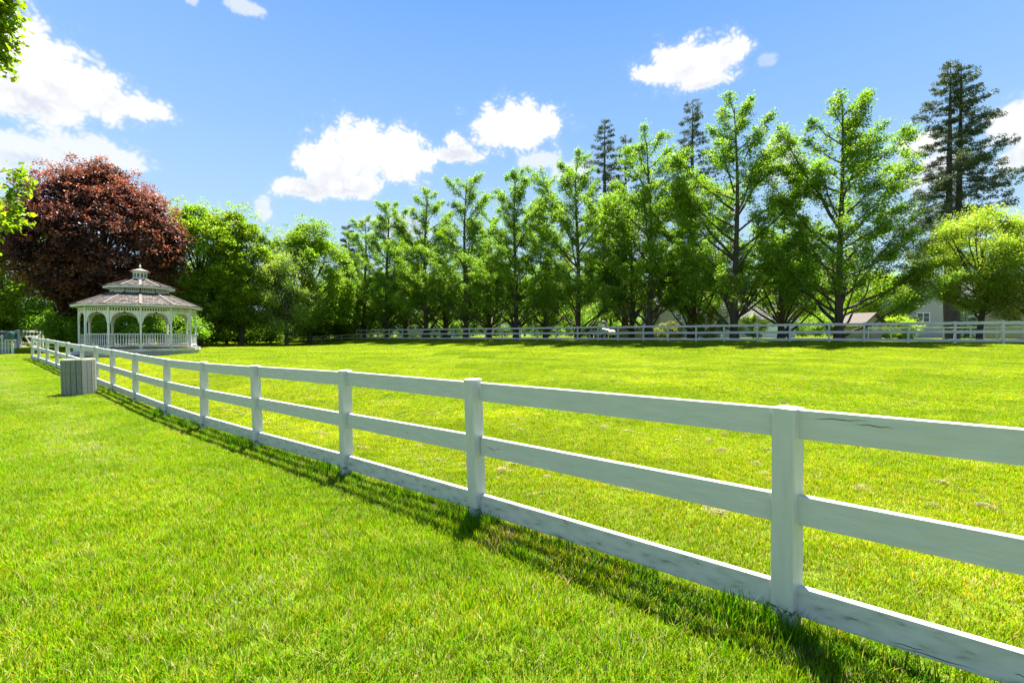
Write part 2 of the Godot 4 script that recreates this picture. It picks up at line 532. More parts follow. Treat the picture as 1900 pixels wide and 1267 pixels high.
func make_grass() -> void:
	# [tile side, tiles, nearest, farthest]
	var lawn := []
	var field := []
	for k in 4: lawn.append(grass_tile(0.5, 2900, 0.04, 0.085, 0.0042))
	for k in 4: field.append(grass_tile(0.5, 2900, 0.03, 0.055, 0.0042))
	var lawn_mid := []
	var field_mid := []
	for k in 3: lawn_mid.append(grass_tile(1.0, 6000, 0.045, 0.085, 0.0065))
	for k in 3: field_mid.append(grass_tile(1.0, 6500, 0.03, 0.055, 0.0065))
	var wide := []
	for k in 3: wide.append(grass_tile(2.0, 9000, 0.03, 0.06, 0.012))
	var where := {}
	var tints := {}
	for level in 3:
		var side: float = [0.5, 1.0, 2.0][level]
		var d0: float = [1.0, 9.0, 26.0][level]
		var d1: float = [26.0, 26.0, 84.0][level]
		var d := d0 + side * 0.5
		while d < d1:
			var reach := d * 1.12 + 2.5
			var x := -ceilf(reach / side) * side
			while x < reach:
				var a := across(x, d)
				var on_field := a > 0.0
				if level == 0 and d > 9.0 and a > 0.25 or level == 1 and a < 0.1:
					x += side
					continue
				var kind := rng.randi_range(0, 3 if level == 0 else 2)
				var key := [level if level < 2 else 2, on_field, kind]
				if not where.has(key):
					where[key] = []; tints[key] = []
				var gx := (ground(x + 0.3, d) - ground(x - 0.3, d)) / 0.6
				var gd := (ground(x, d + 0.3) - ground(x, d - 0.3)) / 0.6
				var up := Vector3(-gx, 1, gd).normalized()
				var turn := Basis(Vector3.UP, rng.randi_range(0, 3) * PI / 2 + r(-0.12, 0.12))
				var tilt := Basis(up.cross(Vector3(0, 0, 1)).normalized() * -1.0, up, Vector3(0, 0, 1)).orthonormalized()
				tilt = Basis(Quaternion(Vector3.UP, up))
				var tall := r(0.85, 1.15)
				where[key].append(Transform3D(tilt * turn * Basis.from_scale(Vector3(1, tall, 1)), Vector3(x, ground(x, d), -d)))
				tints[key].append(grass_tint(x, d))
				x += side
			d += side
	var roots := []
	for on_field in [false, true]:
		var g := Node3D.new()
		g.name = "paddock_grass" if on_field else "lawn_grass"
		add_child(g)
		g.set_meta("kind", "stuff")
		g.set_meta("label", "short yellow green mown grass of the paddock beyond the fence" if on_field else "lush bright green lawn grass on the near side of the fence")
		g.set_meta("category", "grass")
		roots.append(g)
	for key in where:
		var mesh: Mesh = [field if key[1] else lawn, field_mid if key[1] else lawn_mid, wide][key[0]][key[2]]
		copies("blades", mesh, where[key], tints[key], roots[1 if key[1] else 0])

func make_tufts() -> void:      # unmown grass along the foot of the near fence
	var kinds := []
	for k in 4:
		var b := MB.new()
		for j in 26:
			var h := r(0.07, 0.17)
			var f := r(0.6, 1.05)
			blade(b, Vector3(r(-0.07, 0.07), -0.01, r(-0.07, 0.07)), h, r(0.004, 0.006), h * r(0.1, 0.6), r(0, TAU), Color(0.12 * f, 0.27 * f, 0.012 * f))
		kinds.append(b.mesh(M.grass))
	var where := [[], [], [], []]
	var tints := [[], [], [], []]
	for i in 1500:
		var t := r(-2.0, 37.0) if i % 2 else r(-1.5, 12.0)
		var side := rng.randfn(0.0, 0.13) - 0.05
		var post := fposmod(t + 0.3, FENCE_STEP) < 0.6
		if not post and rng.randf() < 0.35: continue
		var x := FENCE_X + UX * t - UX * 0.0 + UD * side
		var d := FENCE_D + UD * t - UX * side
		var k := rng.randi_range(0, 3)
		var s := r(0.6, 1.25) if post else r(0.45, 0.95)
		where[k].append(Transform3D(Basis(Vector3.UP, r(0, TAU)) * Basis.from_scale(Vector3(1, s, 1)), Vector3(x, ground(x, d), -d)))
		tints[k].append(Color(r(0.8, 1.2), r(0.85, 1.15), 1.0))
	var g := Node3D.new()
	g.name = "fence_grass"
	add_child(g)
	g.set_meta("kind", "stuff")
	g.set_meta("label", "longer uncut grass tufts along the foot of the white fence")
	g.set_meta("category", "grass")
	for k in 4: copies("tufts", kinds[k], where[k], tints[k], g)

func make_clippings() -> void:
	var kinds := []
	for k in 3:
		var b := MB.new()
		for j in 90:
			var p := Vector3(rng.randfn(0, 0.07), 0, rng.randfn(0, 0.05))
			var h := 0.05 * exp(-(p.x * p.x + p.z * p.z) / 0.01)
			var q := p + Vector3(0, 0.03 + h, 0)
			var u := Vector3(r(-1, 1), r(-0.25, 0.35), r(-1, 1)).normalized() * r(0.012, 0.03)
			var s := Vector3(-u.z, 0, u.x).normalized() * 0.0035
			var f := r(0.5, 1.1)
			b.col = Color(0.33 * f, 0.285 * f, 0.15 * f) if rng.randf() < 0.8 else Color(0.16 * f, 0.13 * f, 0.08 * f)
			b.quad(q - u - s, q - u + s, q + u + s, q + u - s)
		kinds.append(b.mesh(M.straw))
	var where := [[], [], []]
	var tints := [[], [], []]
	var n := 0
	while n < 1500:
		var d := 4.0 + 52.0 * pow(rng.randf(), 0.75)
		var x := r(-0.75, 1.12) * d
		var a := across(x, d)
		if a < 0.8 or a > 31.0: continue
		var row := patch_noise.get_noise_2d(along(x, d) * 0.35 + 500.0, a * 2.6) + 0.5 * fine_noise.get_noise_2d(x * 0.7, d * 0.7)
		if row < r(-0.1, 0.6) and rng.randf() > 0.06: continue
		var k := rng.randi_range(0, 2)
		where[k].append(Transform3D(Basis(Vector3.UP, r(0, TAU)) * Basis.from_scale(Vector3(r(0.35, 1.0), r(0.3, 0.7), r(0.3, 0.8))), Vector3(x, ground(x, d), -d)))
		tints[k].append(Color.WHITE * r(0.75, 1.25))
		n += 1
	var g := Node3D.new()
	g.name = "grass_clippings"
	add_child(g)
	g.set_meta("kind", "stuff")
	g.set_meta("label", "small tan heaps of dry grass clippings scattered over the paddock")
	g.set_meta("category", "clippings")
	for k in 3: copies("clumps", kinds[k], where[k], tints[k], g)

# ------------------------------------------------------------------ fences
func board(mb_len: float, h: float, th: float) -> ArrayMesh:
	var b := MB.new()
	b.cbox(Vector3.ZERO, Vector3(mb_len, h, th), 0.004)
	return b.mesh()

func make_near_fence() -> void:
	var f := thing("paddock_fence", "long white three-rail board fence crossing the lawn from the near corner towards the gazebo", "fence", Vector3(FENCE_X, 0, -FENCE_D))
	var yaw := atan2(UD, UX)         # turns local x into the run of the fence
	var sleeve := MB.new()
	sleeve.cbox(Vector3(0, 0.66, 0), Vector3(0.118, 1.12, 0.118), 0.006)
	var sleeve_mesh := sleeve.mesh()
	var foot := MB.new()
	foot.cbox(Vector3(0, -0.06, 0), Vector3(0.108, 0.31, 0.108), 0.004)
	var foot_mesh := foot.mesh()
	var band := MB.new()
	for s in 4:
		var q := Basis(Vector3.UP, s * PI / 2)
		band.box(q * Vector3(0, 0.112, 0.0575), Vector3(0.116, 0.022, 0.006), q)
	var band_mesh := band.mesh()
	var tops := []
	var runs := [-4.84, -2.42]
	for px in [1464.0, 886.0, 641.0, 477.0, 377.0, 308.0, 250.0, 208.0, 176.6, 150.0, 124.0, 104.5, 86.0, 71.0, 58.7]:
		runs.append((FOCAL * FENCE_X - (px - 950.0) * FENCE_D) / (FOCAL * -UX + (px - 950.0) * UD))     # the posts stand at slightly uneven distances
	for i in runs.size():
		var t: float = runs[i]
		var x := FENCE_X + UX * t
		var d := FENCE_D + UD * t
		var at := Vector3(UX * t, ground(x, d), -UD * t)
		var lean := Basis(Vector3(0, 0, 1), r(-0.016, 0.016) + (0.02 if i in [3, 4, 5] else 0.0)) * Basis(Vector3.RIGHT, r(-0.01, 0.01))
		if i == 2: lean = Basis()
		var tall := 1.0 + (0.06 if i == 16 else r(-0.012, 0.012))
		var twist := -0.28 if i == 2 else -0.14
		var p := part("post", sleeve_mesh, M.post, f, Transform3D(lean * Basis(Vector3.UP, yaw + twist) * Basis.from_scale(Vector3(1, tall, 1)), at))
		part("foot", foot_mesh, M.post, p)
		part("dirt_band", band_mesh, M.dirty, p)
		tops.append(at)
	var marks := {}
	for i in tops.size() - 1:
		var a: Vector3 = tops[i]
		var b: Vector3 = tops[i + 1]
		for k in 3:
			var y: float = [1.125, 0.655, 0.168][k]
			var p0 := a + Vector3(0, y + r(-0.008, 0.008), 0)
			var p1 := b + Vector3(0, y + r(-0.008, 0.008), 0)
			var dir := (p1 - p0).normalized()
			var p := p0 + dir * 0.05
			var q := p1 - dir * 0.05
			var z := dir.cross(Vector3.UP).normalized()
			var basis := Basis(dir, z.cross(dir).normalized(), z)
			var rail := part("rail", board(p.distance_to(q), 0.158, 0.04), M.paint_low if k == 2 else M.paint, f, Transform3D(basis, (p + q) / 2))
			if i in [1, 2, 3]: marks[[i, k]] = [rail, p.distance_to(q)]
	# weathering checks and knots in the nearest boards: [bay, rail, place along it, height, length, slope]
	for m in [[1, 0, 0.92, 0.045, 0.24, -0.05], [1, 0, 0.86, 0.03, 0.16, 0.03], [1, 0, 0.62, 0.01, 0.05, 0.1], [1, 1, 0.56, -0.012, 0.3, -0.09], [1, 1, 0.57, -0.03, 0.26, -0.1], [1, 1, 0.54, -0.045, 0.2, -0.06], [2, 1, 0.95, 0.0, 0.11, 0.0], [2, 1, 0.935, -0.012, 0.07, 0.1], [2, 1, 0.91, 0.004, 0.06, 0.05], [1, 2, 0.8, -0.05, 0.14, -0.05], [1, 2, 0.76, -0.062, 0.3, -0.02], [3, 1, 0.45, -0.01, 0.07, 0.15], [1, 2, 0.64, -0.02, 0.05, 0.1]]:
		var rail: MeshInstance3D = marks[[m[0], m[1]]][0]
		var l: float = marks[[m[0], m[1]]][1]
		for face in [1.0, -1.0]:
			var b := MB.new()
			var n := 7
			for j in n - 1:
				var w0: float = 0.0019 * sin(PI * j / (n - 1)) + 0.0002
				var w1: float = 0.0019 * sin(PI * (j + 1) / (n - 1)) + 0.0002
				var xa: float = (float(j) / (n - 1) - 0.5) * m[4]
				var xb: float = (float(j + 1) / (n - 1) - 0.5) * m[4]
				var ya: float = xa * m[5] + 0.003 * sin(j * 2.1)
				var yb: float = xb * m[5] + 0.003 * sin((j + 1) * 2.1)
				b.quad(Vector3(xa, ya - w0, 0), Vector3(xb, yb - w1, 0), Vector3(xb, yb + w1, 0), Vector3(xa, ya + w0, 0))
			part("crack", b.mesh(), M.crack, rail, Transform3D(Basis(), Vector3((0.5 - m[2]) * -l, m[3], face * 0.0207)))

func run_fence(called: String, label: String, line: Array, tall: float, rails: Array, rail_h: float, post_w: float, m: Material) -> Node3D:
	var o: Vector3 = line[0]
	var f := thing(called, label, "fence", o)
	var pm := MB.new()
	pm.cbox(Vector3(0, tall / 2 - 0.1, 0), Vector3(post_w, tall + 0.2, post_w), 0.006)
	var mesh := pm.mesh()
	for i in line.size():
		var p: Vector3 = line[i] - o
		var dir: Vector3 = (line[mini(i + 1, line.size() - 1)] - line[maxi(i - 1, 0)])
		part("post", mesh, m, f, Transform3D(Basis(Vector3.UP, atan2(-dir.z, dir.x)) * Basis(Vector3(0, 0, 1), r(-0.012, 0.012)), p + Vector3(0, r(-0.02, 0.02), 0)))
		if i == line.size() - 1: break
		var q: Vector3 = line[i + 1] - o
		for y in rails:
			var p0 := p + Vector3(0, y + r(-0.01, 0.01), 0)
			var p1 := q + Vector3(0, y + r(-0.01, 0.01), 0)
			var u := (p1 - p0).normalized()
			var z := u.cross(Vector3.UP).normalized()
			var l := p0.distance_to(p1) - post_w * 0.6
			part("rail", board(l, rail_h, 0.036), m, f, Transform3D(Basis(u, z.cross(u).normalized(), z), (p0 + p1) / 2))
	return f

func make_far_fences() -> void:
	var line := []
	for px in [1960, 1863, 1773, 1686, 1604, 1539, 1466, 1406, 1344, 1292, 1240, 1194, 1147, 1110, 1072, 1032, 997, 965, 932, 901, 871, 842, 816, 781, 747, 722, 700, 680, 661]:
		line.append(spot(px, 26.6 * 2093.0 / (px + 230.0)))
	run_fence("paddock_fence", "long white three-rail fence at the far side of the paddock below the tall trees", line, 1.32, [1.2, 0.7, 0.2], 0.165, 0.11, M.far_paint)
	var back := [spot(661, 63.2)]
	for k in 5: back.append(spot(676.0 + k * 13.0, 66.0 + k * 2.6))
	run_fence("paddock_fence", "short white rail fence turning back behind the end of the far paddock fence", back, 1.3, [1.2, 0.7, 0.2], 0.15, 0.11, M.far_paint)
	var low := []
	for px in [656, 634, 612, 586, 558, 530, 502, 474]:
		low.append(spot(px, 62.0 - (656 - px) * 0.02))
	run_fence("rail_fence", "low two-rail grey white fence in deep shade under the dark trees", low, 0.8, [0.68, 0.3], 0.09, 0.08, M.far_paint)
	var side := []
	for px in [1990, 1900, 1851, 1826, 1802, 1752, 1701, 1654, 1612]:
		side.append(spot(px, 35.0 + (1990 - px) * 0.026))
	run_fence("rail_fence", "second white two-rail fence standing behind the far paddock fence near the grey house", side, 1.25, [1.12, 0.72], 0.15, 0.1, M.far_paint)

# ------------------------------------------------------------------ gazebo
func make_gazebo() -> void:
	var c := spot(260.5, 31.6)
	var base := 0.26 - c.y
	var g := thing("gazebo", "white twelve-sided wooden gazebo with two-tier shingled roof and cupola before the purple tree", "gazebo", c, atan2(0.617, 0.787))
	var deck_y := base + 0.47
	var eave_y := 3.28 - c.y
	var ring := func(rad: float, k: float, y: float) -> Vector3:
		var a := TAU * k / 12.0
		return Vector3(sin(a) * rad, y, cos(a) * rad)
	# deck: a twelve-sided slab with a white edge board, planked top
	var slab := MB.new()
	slab.lathe([[0.0, deck_y - 0.19], [3.34, deck_y - 0.19], [3.34, deck_y - 0.03], [0.0, deck_y - 0.03]], 12)
	part("floor_edge", slab.mesh(), M.gazebo, g)
	var lay := 0
	while lay < 24:
		var z0 := -3.32 + lay * 0.277
		var hw := sqrt(maxf(0.0, 3.3 * 3.3 - pow(absf(z0 + 0.135), 2)))
		if hw > 0.4:
			var pl := MB.new()
			pl.box(Vector3(0, deck_y - 0.015, z0 + 0.135), Vector3(hw * 1.97, 0.03, 0.262))
			part("floor_board", pl.mesh(), M.deck, g)
		lay += 1
	# parts of one bay, in the frame of the bay: x along it, z outwards
	var half := 3.05 * sin(PI / 12)
	var apo := 3.05 * cos(PI / 12)
	var post := MB.new()
	post.cbox(Vector3(0, (eave_y - deck_y) / 2, 0), Vector3(0.105, eave_y - deck_y, 0.105), 0.012)
	post.cbox(Vector3(0, 0.06, 0), Vector3(0.16, 0.12, 0.16), 0.01)
	var post_mesh := post.mesh()
	var bal := MB.new()
	bal.lathe([[0.016, 0.0], [0.022, 0.1], [0.03, 0.2], [0.026, 0.34], [0.014, 0.46], [0.024, 0.6], [0.018, 0.66]], 6)
	var bal_mesh := bal.mesh()
	var hand := MB.new()
	hand.cbox(Vector3.ZERO, Vector3(half * 2 - 0.12, 0.055, 0.09), 0.01)
	var hand_mesh := hand.mesh()
	var frieze_rail := MB.new()
	frieze_rail.cbox(Vector3.ZERO, Vector3(half * 2 - 0.12, 0.045, 0.05), 0.006)
	var frieze_rail_mesh := frieze_rail.mesh()
	var spin := MB.new()
	spin.box(Vector3(0, 0, 0), Vector3(0.04, 0.17, 0.035))
	var spin_mesh := spin.mesh()
	var br := MB.new()
	var shape := PackedVector2Array([Vector2(0, 0), Vector2(0.66, 0), Vector2(0.66, -0.05)])
	for k in range(0, 9):
		var a := PI / 2 * k / 8.0
		var wob := 0.02 if k in [2, 6] else 0.0
		shape.append(Vector2(0.07 + (0.53 - wob) * (1.0 - sin(a)), -0.07 - (0.5 - wob) * (1.0 - cos(a))))
	shape.append(Vector2(0.05, -0.68))
	shape.append(Vector2(0, -0.68))
	br.prism(shape, Transform3D(), 0.05)
	var br_mesh := br.mesh()
	for k in 12:
		var p: Vector3 = ring.call(3.05, k, deck_y)
		part("post", post_mesh, M.gazebo, g, Transform3D(Basis(Vector3.UP, TAU * k / 12.0), p))
		var turn := Basis(Vector3.UP, TAU * (k + 0.5) / 12.0)
		var mid := turn * Vector3(0, 0, apo)
		var entrance := k == 9
		# frieze: two rails with short spindles between
		var top := part("frieze", frieze_rail_mesh, M.gazebo, g, Transform3D(turn, mid + Vector3(0, eave_y - 0.05, 0)))
		part("frieze_rail", frieze_rail_mesh, M.gazebo, top, Transform3D(Basis(), Vector3(0, -0.21, 0)))
		for j in 10:
			part("spindle", spin_mesh, M.gazebo, top, Transform3D(Basis(), Vector3((j - 4.5) * (half * 2 - 0.2) / 10.0, -0.105, 0)))
		for s in [-1.0, 1.0]:
			var bt := Transform3D(turn * Basis(Vector3.UP, 0.0 if s < 0 else PI), mid + turn * Vector3(s * (half - 0.06), 0, 0) + Vector3(0, eave_y - 0.285, 0))
			part("bracket", br_mesh, M.gazebo, g, bt)
		if entrance: continue
		var rail := part("railing", hand_mesh, M.gazebo, g, Transform3D(turn, mid + Vector3(0, deck_y + 0.88, 0)))
		part("lower_rail", hand_mesh, M.gazebo, rail, Transform3D(Basis(), Vector3(0, -0.735, 0)))
		for j in 10:
			part("baluster", bal_mesh, M.gazebo, rail, Transform3D(Basis(), Vector3((j - 4.5) * (half * 2 - 0.16) / 10.0, -0.7, 0)))
	# lattice skirt
	for k in 12:
		var turn := Basis(Vector3.UP, TAU * (k + 0.5) / 12.0)
		var ap := 3.22 * cos(PI / 12)
		var hw := 3.22 * sin(PI / 12)
		var low := deck_y - 0.75
		var lat := MB.new()
		for j in 17: lat.box(Vector3(-hw + 2 * hw * j / 16.0, (deck_y - 0.19 + low) / 2, ap + 0.006), Vector3(0.045, deck_y - 0.19 - low, 0.012))
		for j in 6: lat.box(Vector3(0, deck_y - 0.21 - j * 0.105, ap - 0.007), Vector3(hw * 2, 0.045, 0.012))
		var o := part("lattice", lat.mesh(), M.gazebo, g, Transform3D(turn, Vector3.ZERO))
		o.set_meta("kind", "stuff")
	for k in 2:
		var st := MB.new()
		st.cbox(Vector3(0, deck_y - 0.3 - k * 0.17, 3.28 * cos(PI / 12) + 0.22 + k * 0.3), Vector3(1.3, 0.16, 0.32), 0.01)
		part("step", st.mesh(), M.gazebo, g, Transform3D(Basis(Vector3.UP, TAU * 9.5 / 12.0), Vector3.ZERO))
	# the two roofs
	roof_tier(g, 3.46, 1.52, eave_y + 0.02, 4.30 - c.y, 11)
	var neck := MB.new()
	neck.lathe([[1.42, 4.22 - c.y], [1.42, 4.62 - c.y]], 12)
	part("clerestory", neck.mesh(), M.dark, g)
	var neck_bars := MB.new()
	for k in 12:
		var turn := Basis(Vector3.UP, TAU * (k + 0.5) / 12.0)
		for j in 8:
			neck_bars.box(turn * Vector3((j - 3.5) * 0.095, 4.45 - c.y, 1.55 * cos(PI / 12)), Vector3(0.035, 0.32, 0.03), turn)
		neck_bars.box(turn * Vector3(0, 4.32 - c.y, 1.55 * cos(PI / 12)), Vector3(0.82, 0.08, 0.04), turn)
	part("clerestory_bars", neck_bars.mesh(), M.gazebo, g)
	roof_tier(g, 1.90, 0.46, 4.55 - c.y, 5.20 - c.y, 8)
	# cupola
	var cup := MB.new()
	cup.lathe([[0.44, 5.14 - c.y], [0.44, 5.30 - c.y], [0.385, 5.30 - c.y], [0.385, 5.66 - c.y], [0.43, 5.66 - c.y], [0.43, 5.72 - c.y]], 12)
	var cupola := part("cupola", cup.mesh(), M.gazebo, g)
	var slot := MB.new()
	slot.box(Vector3(0, 5.48 - c.y, 0.385 * cos(PI / 12)), Vector3(0.13, 0.27, 0.008))
	var slot_mesh := slot.mesh()
	for k in 12:
		part("louver", slot_mesh, M.roof_grey, cupola, Transform3D(Basis(Vector3.UP, TAU * (k + 0.5) / 12.0), Vector3.ZERO))
	var cap := MB.new()
	cap.lathe([[0.0, 5.72 - c.y], [0.55, 5.72 - c.y], [0.55, 5.76 - c.y], [0.0, 6.0 - c.y]], 12)
	cap.c.fill(Color(0.11, 0.095, 0.085))
	part("cupola_roof", cap.mesh(), M.shingle, g)
	var fin := MB.new()
	fin.lathe([[0.05, 5.96 - c.y], [0.025, 6.03 - c.y], [0.06, 6.09 - c.y], [0.06, 6.13 - c.y], [0.02, 6.19 - c.y], [0.0, 6.34 - c.y]], 8)
	part("finial", fin.mesh(), M.gazebo, g)

func roof_tier(g: Node3D, r0: float, r1: float, y0: float, y1: float, rows: int) -> void:
	var fas := MB.new()
	fas.lathe([[r0 - 0.3, y0 + 0.01], [r0, y0 + 0.01], [r0, y0 + 0.12], [r0 - 0.3, y0 + 0.12]], 12)
	part("fascia", fas.mesh(), M.gazebo, g)
	var under := MB.new()
	under.lathe([[r0 - 0.02, y0 + 0.10], [r1, y1 - 0.03], [r1, y1 - 0.1], [r0 - 0.06, y0 + 0.02]], 12)
	part("roof_lining", under.mesh(), M.deck, g)
	var up := (y1 - y0 - 0.13)
	for k in 12:
		var turn := Basis(Vector3.UP, TAU * (k + 0.5) / 12.0)
		var b := MB.new()
		var slope := atan2(up, (r0 - r1) * cos(PI / 12))
		for j in rows:
			var s0 := float(j) / rows
			var s1 := float(j + 1) / rows
			var ra := lerpf(r0 + 0.04, r1, s0)
			var rb := lerpf(r0 + 0.04, r1, s1)
			var wa := ra * sin(PI / 12)
			var wb := rb * sin(PI / 12)
			var n := maxi(2, int(wa * 2 / 0.15))
			for i in n:
				var f0 := (float(i) + (r(-0.2, 0.2) if i > 0 else 0.0)) / n
				var f1 := (float(i + 1)) / n - 0.012
				var x0 := lerpf(-1, 1, clampf(f0, 0, 1))
				var x1 := lerpf(-1, 1, f1)
				var ya := lerpf(y0 + 0.13, y1, s0) + 0.028 + r(-0.006, 0.01)
				var yb := lerpf(y0 + 0.13, y1, s1) + 0.006
				var za := ra * cos(PI / 12) + r(-0.015, 0.02)
				var zb := rb * cos(PI / 12) - 0.03
				var f := r(0.45, 1.3)
				b.col = Color(0.105 * f, 0.088 * f, 0.078 * f).lerp(Color(0.10, 0.092, 0.088) * f, rng.randf())
				var A := turn * Vector3(x0 * wa, ya, za)
				var B := turn * Vector3(x1 * wa, ya, za)
				var C := turn * Vector3(x1 * wb, yb, zb)
				var D := turn * Vector3(x0 * wb, yb, zb)
				var dn := Vector3(0, -0.03, 0)
				b.quad(A, B, C, D)
				b.quad(A + dn, B + dn, B, A)
				b.quad(B + dn, C + dn, C, B)
				b.quad(D + dn, A + dn, A, D)
		var sl := part("shingles", b.mesh(), M.shingle, g)
		sl.set_meta("kind", "stuff")
		# ridge boards over the hip
		var hip := MB.new()
		var a := TAU * k / 12.0
		var e := Vector3(sin(a) * (r0 + 0.03), y0 + 0.165, cos(a) * (r0 + 0.03))
		var q := Vector3(sin(a) * r1, y1 + 0.045, cos(a) * r1)
		var u := (q - e).normalized()
		var side := Vector3(cos(a), 0, -sin(a))
		hip.col = Color(0.095, 0.083, 0.075)
		hip.box((e + q) / 2, Vector3(e.distance_to(q), 0.03, 0.13), Basis(u, side.cross(u) * -1.0, side))
		part("hip_cap", hip.mesh(), M.shingle, g)

# ------------------------------------------------------------------ leaves and trees
func leaf_spray(count: int, reach: float, size: float, droop: float, tone: Color, vary: float, young: Color) -> ArrayMesh:
	var b := MB.new()
	for k in count:
		var p := Vector3(rng.randfn(0, 0.5), rng.randfn(0, 0.38), rng.randfn(0, 0.5)) * reach
		var n := Vector3(rng.randfn(0, 0.55), 1.0, rng.randfn(0, 0.55)).normalized()
		var u := n.cross(Vector3(r(-1, 1), r(-0.2, 0.2), r(-1, 1))).normalized()
		u = (u + Vector3.DOWN * droop * r(0.3, 1.2)).normalized()
		var s := u.cross(n).normalized()
		n = s.cross(u).normalized()
		var l := size * r(0.7, 1.25)
		var w := l * r(0.40, 0.55)
		var f := 1.0 + r(-vary, vary)
		b.col = Color(tone.r * f, tone.g * f, tone.b * f)
		if rng.randf() < 0.13: b.col = young * r(0.8, 1.1)
		var fold := n * w * 0.25
		var m := p + u * l * 0.42
		b.tri(p, m - s * w + fold, p + u * l)
		b.tri(p, p + u * l, m + s * w + fold)
	return b.mesh(M.leaf)

func needle_spray(count: int, reach: float, tone: Color) -> ArrayMesh:
	var b := MB.new()
	for k in count:
		var p := Vector3(r(-0.5, 0.5), rng.randfn(-0.12, 0.2), r(-0.25, 1.0)) * reach
		var u := Vector3(rng.randfn(0, 0.5), r(-0.9, 0.1), r(0.0, 0.8)).normalized()
		var s := u.cross(Vector3(r(-1, 1), r(-1, 1), r(-1, 1))).normalized()
		var l := r(0.10, 0.26)
		var w := r(0.018, 0.036)
		var f := r(0.55, 1.35)
		b.col = Color(tone.r * f, tone.g * f, tone.b * f)
		b.tri(p - s * w, p + s * w, p + u * l)
		b.tri(p + s * w, p - s * w, p + u * l * 0.5 - u.cross(s) * w * 2.0)
	return b.mesh(M.needle)

var sprays := {}

func make_sprays() -> void:
	sprays.row = []
	sprays.maple = []
	sprays.purple = []
	sprays.pale = []
	sprays.birch = []
	sprays.bloom = []
	sprays.spruce = []
	sprays.shrub = []
	for k in 3:
		sprays.row.append(leaf_spray(22, 0.31, 0.13, 0.3, Color(0.175, 0.315, 0.035), 0.38, Color(0.32, 0.40, 0.05)))
		sprays.maple.append(leaf_spray(24, 0.40, 0.17, 0.3, Color(0.18, 0.315, 0.03), 0.35, Color(0.34, 0.42, 0.04)))
		sprays.pale.append(leaf_spray(17, 0.45, 0.12, 0.3, Color(0.23, 0.35, 0.07), 0.3, Color(0.38, 0.46, 0.13)))
		sprays.shrub.append(leaf_spray(16, 0.4, 0.11, 0.3, Color(0.19, 0.33, 0.035), 0.35, Color(0.34, 0.44, 0.04)))
		sprays.birch.append(leaf_spray(7, 0.17, 0.1, 0.9, Color(0.18, 0.29, 0.02), 0.3, Color(0.34, 0.42, 0.03)))
		sprays.bloom.append(leaf_spray(16, 0.38, 0.1, 0.3, Color(0.24, 0.36, 0.04), 0.3, Color(0.46, 0.46, 0.2)))
		sprays.spruce.append(needle_spray(40, 0.42, Color(0.10, 0.14, 0.06)))
		var p := leaf_spray(24, 0.42, 0.18, 0.35, Color(0.046, 0.028, 0.038), 0.35, Color(0.10, 0.042, 0.032))
		p.surface_set_material(0, M.leaf_purple)
		sprays.purple.append(p)

func crown(root: Node3D, kind: String, where: Array, tints: Array, called := "crown") -> void:
	var w := [[], [], []]
	var t := [[], [], []]
	for i in where.size():
		w[i % 3].append(where[i]); t[i % 3].append(tints[i])
	for k in 3:
		if w[k].size(): copies(called, sprays[kind][k], w[k], t[k], root)

func loose(s0: float, s1: float) -> Basis:
	return Basis(Vector3.UP, r(0, TAU)) * Basis(Vector3.RIGHT, r(-0.4, 0.4)) * Basis.from_scale(Vector3.ONE * r(s0, s1))

func tint(v: float) -> Color:
	var f := 1.0 + r(-v, v)
	return Color(f * r(0.9, 1.15), f, f * r(0.85, 1.1))

func bend(a: Vector3, b: Vector3, sag: Vector3, n: int) -> Array:
	var pts := []
	for i in n + 1:
		var s := float(i) / n
		pts.append(a.lerp(b, s) + sag * 4.0 * s * (1.0 - s) + Vector3(r(-1, 1), r(-1, 1), r(-1, 1)) * 0.02 * a.distance_to(b) * s * (1 - s) * 4.0)
	return pts

func taper(r0: float, r1: float, n: int) -> Array:
	var out := []
	for i in n + 1: out.append(lerpf(r0, r1, float(i) / n))
	return out

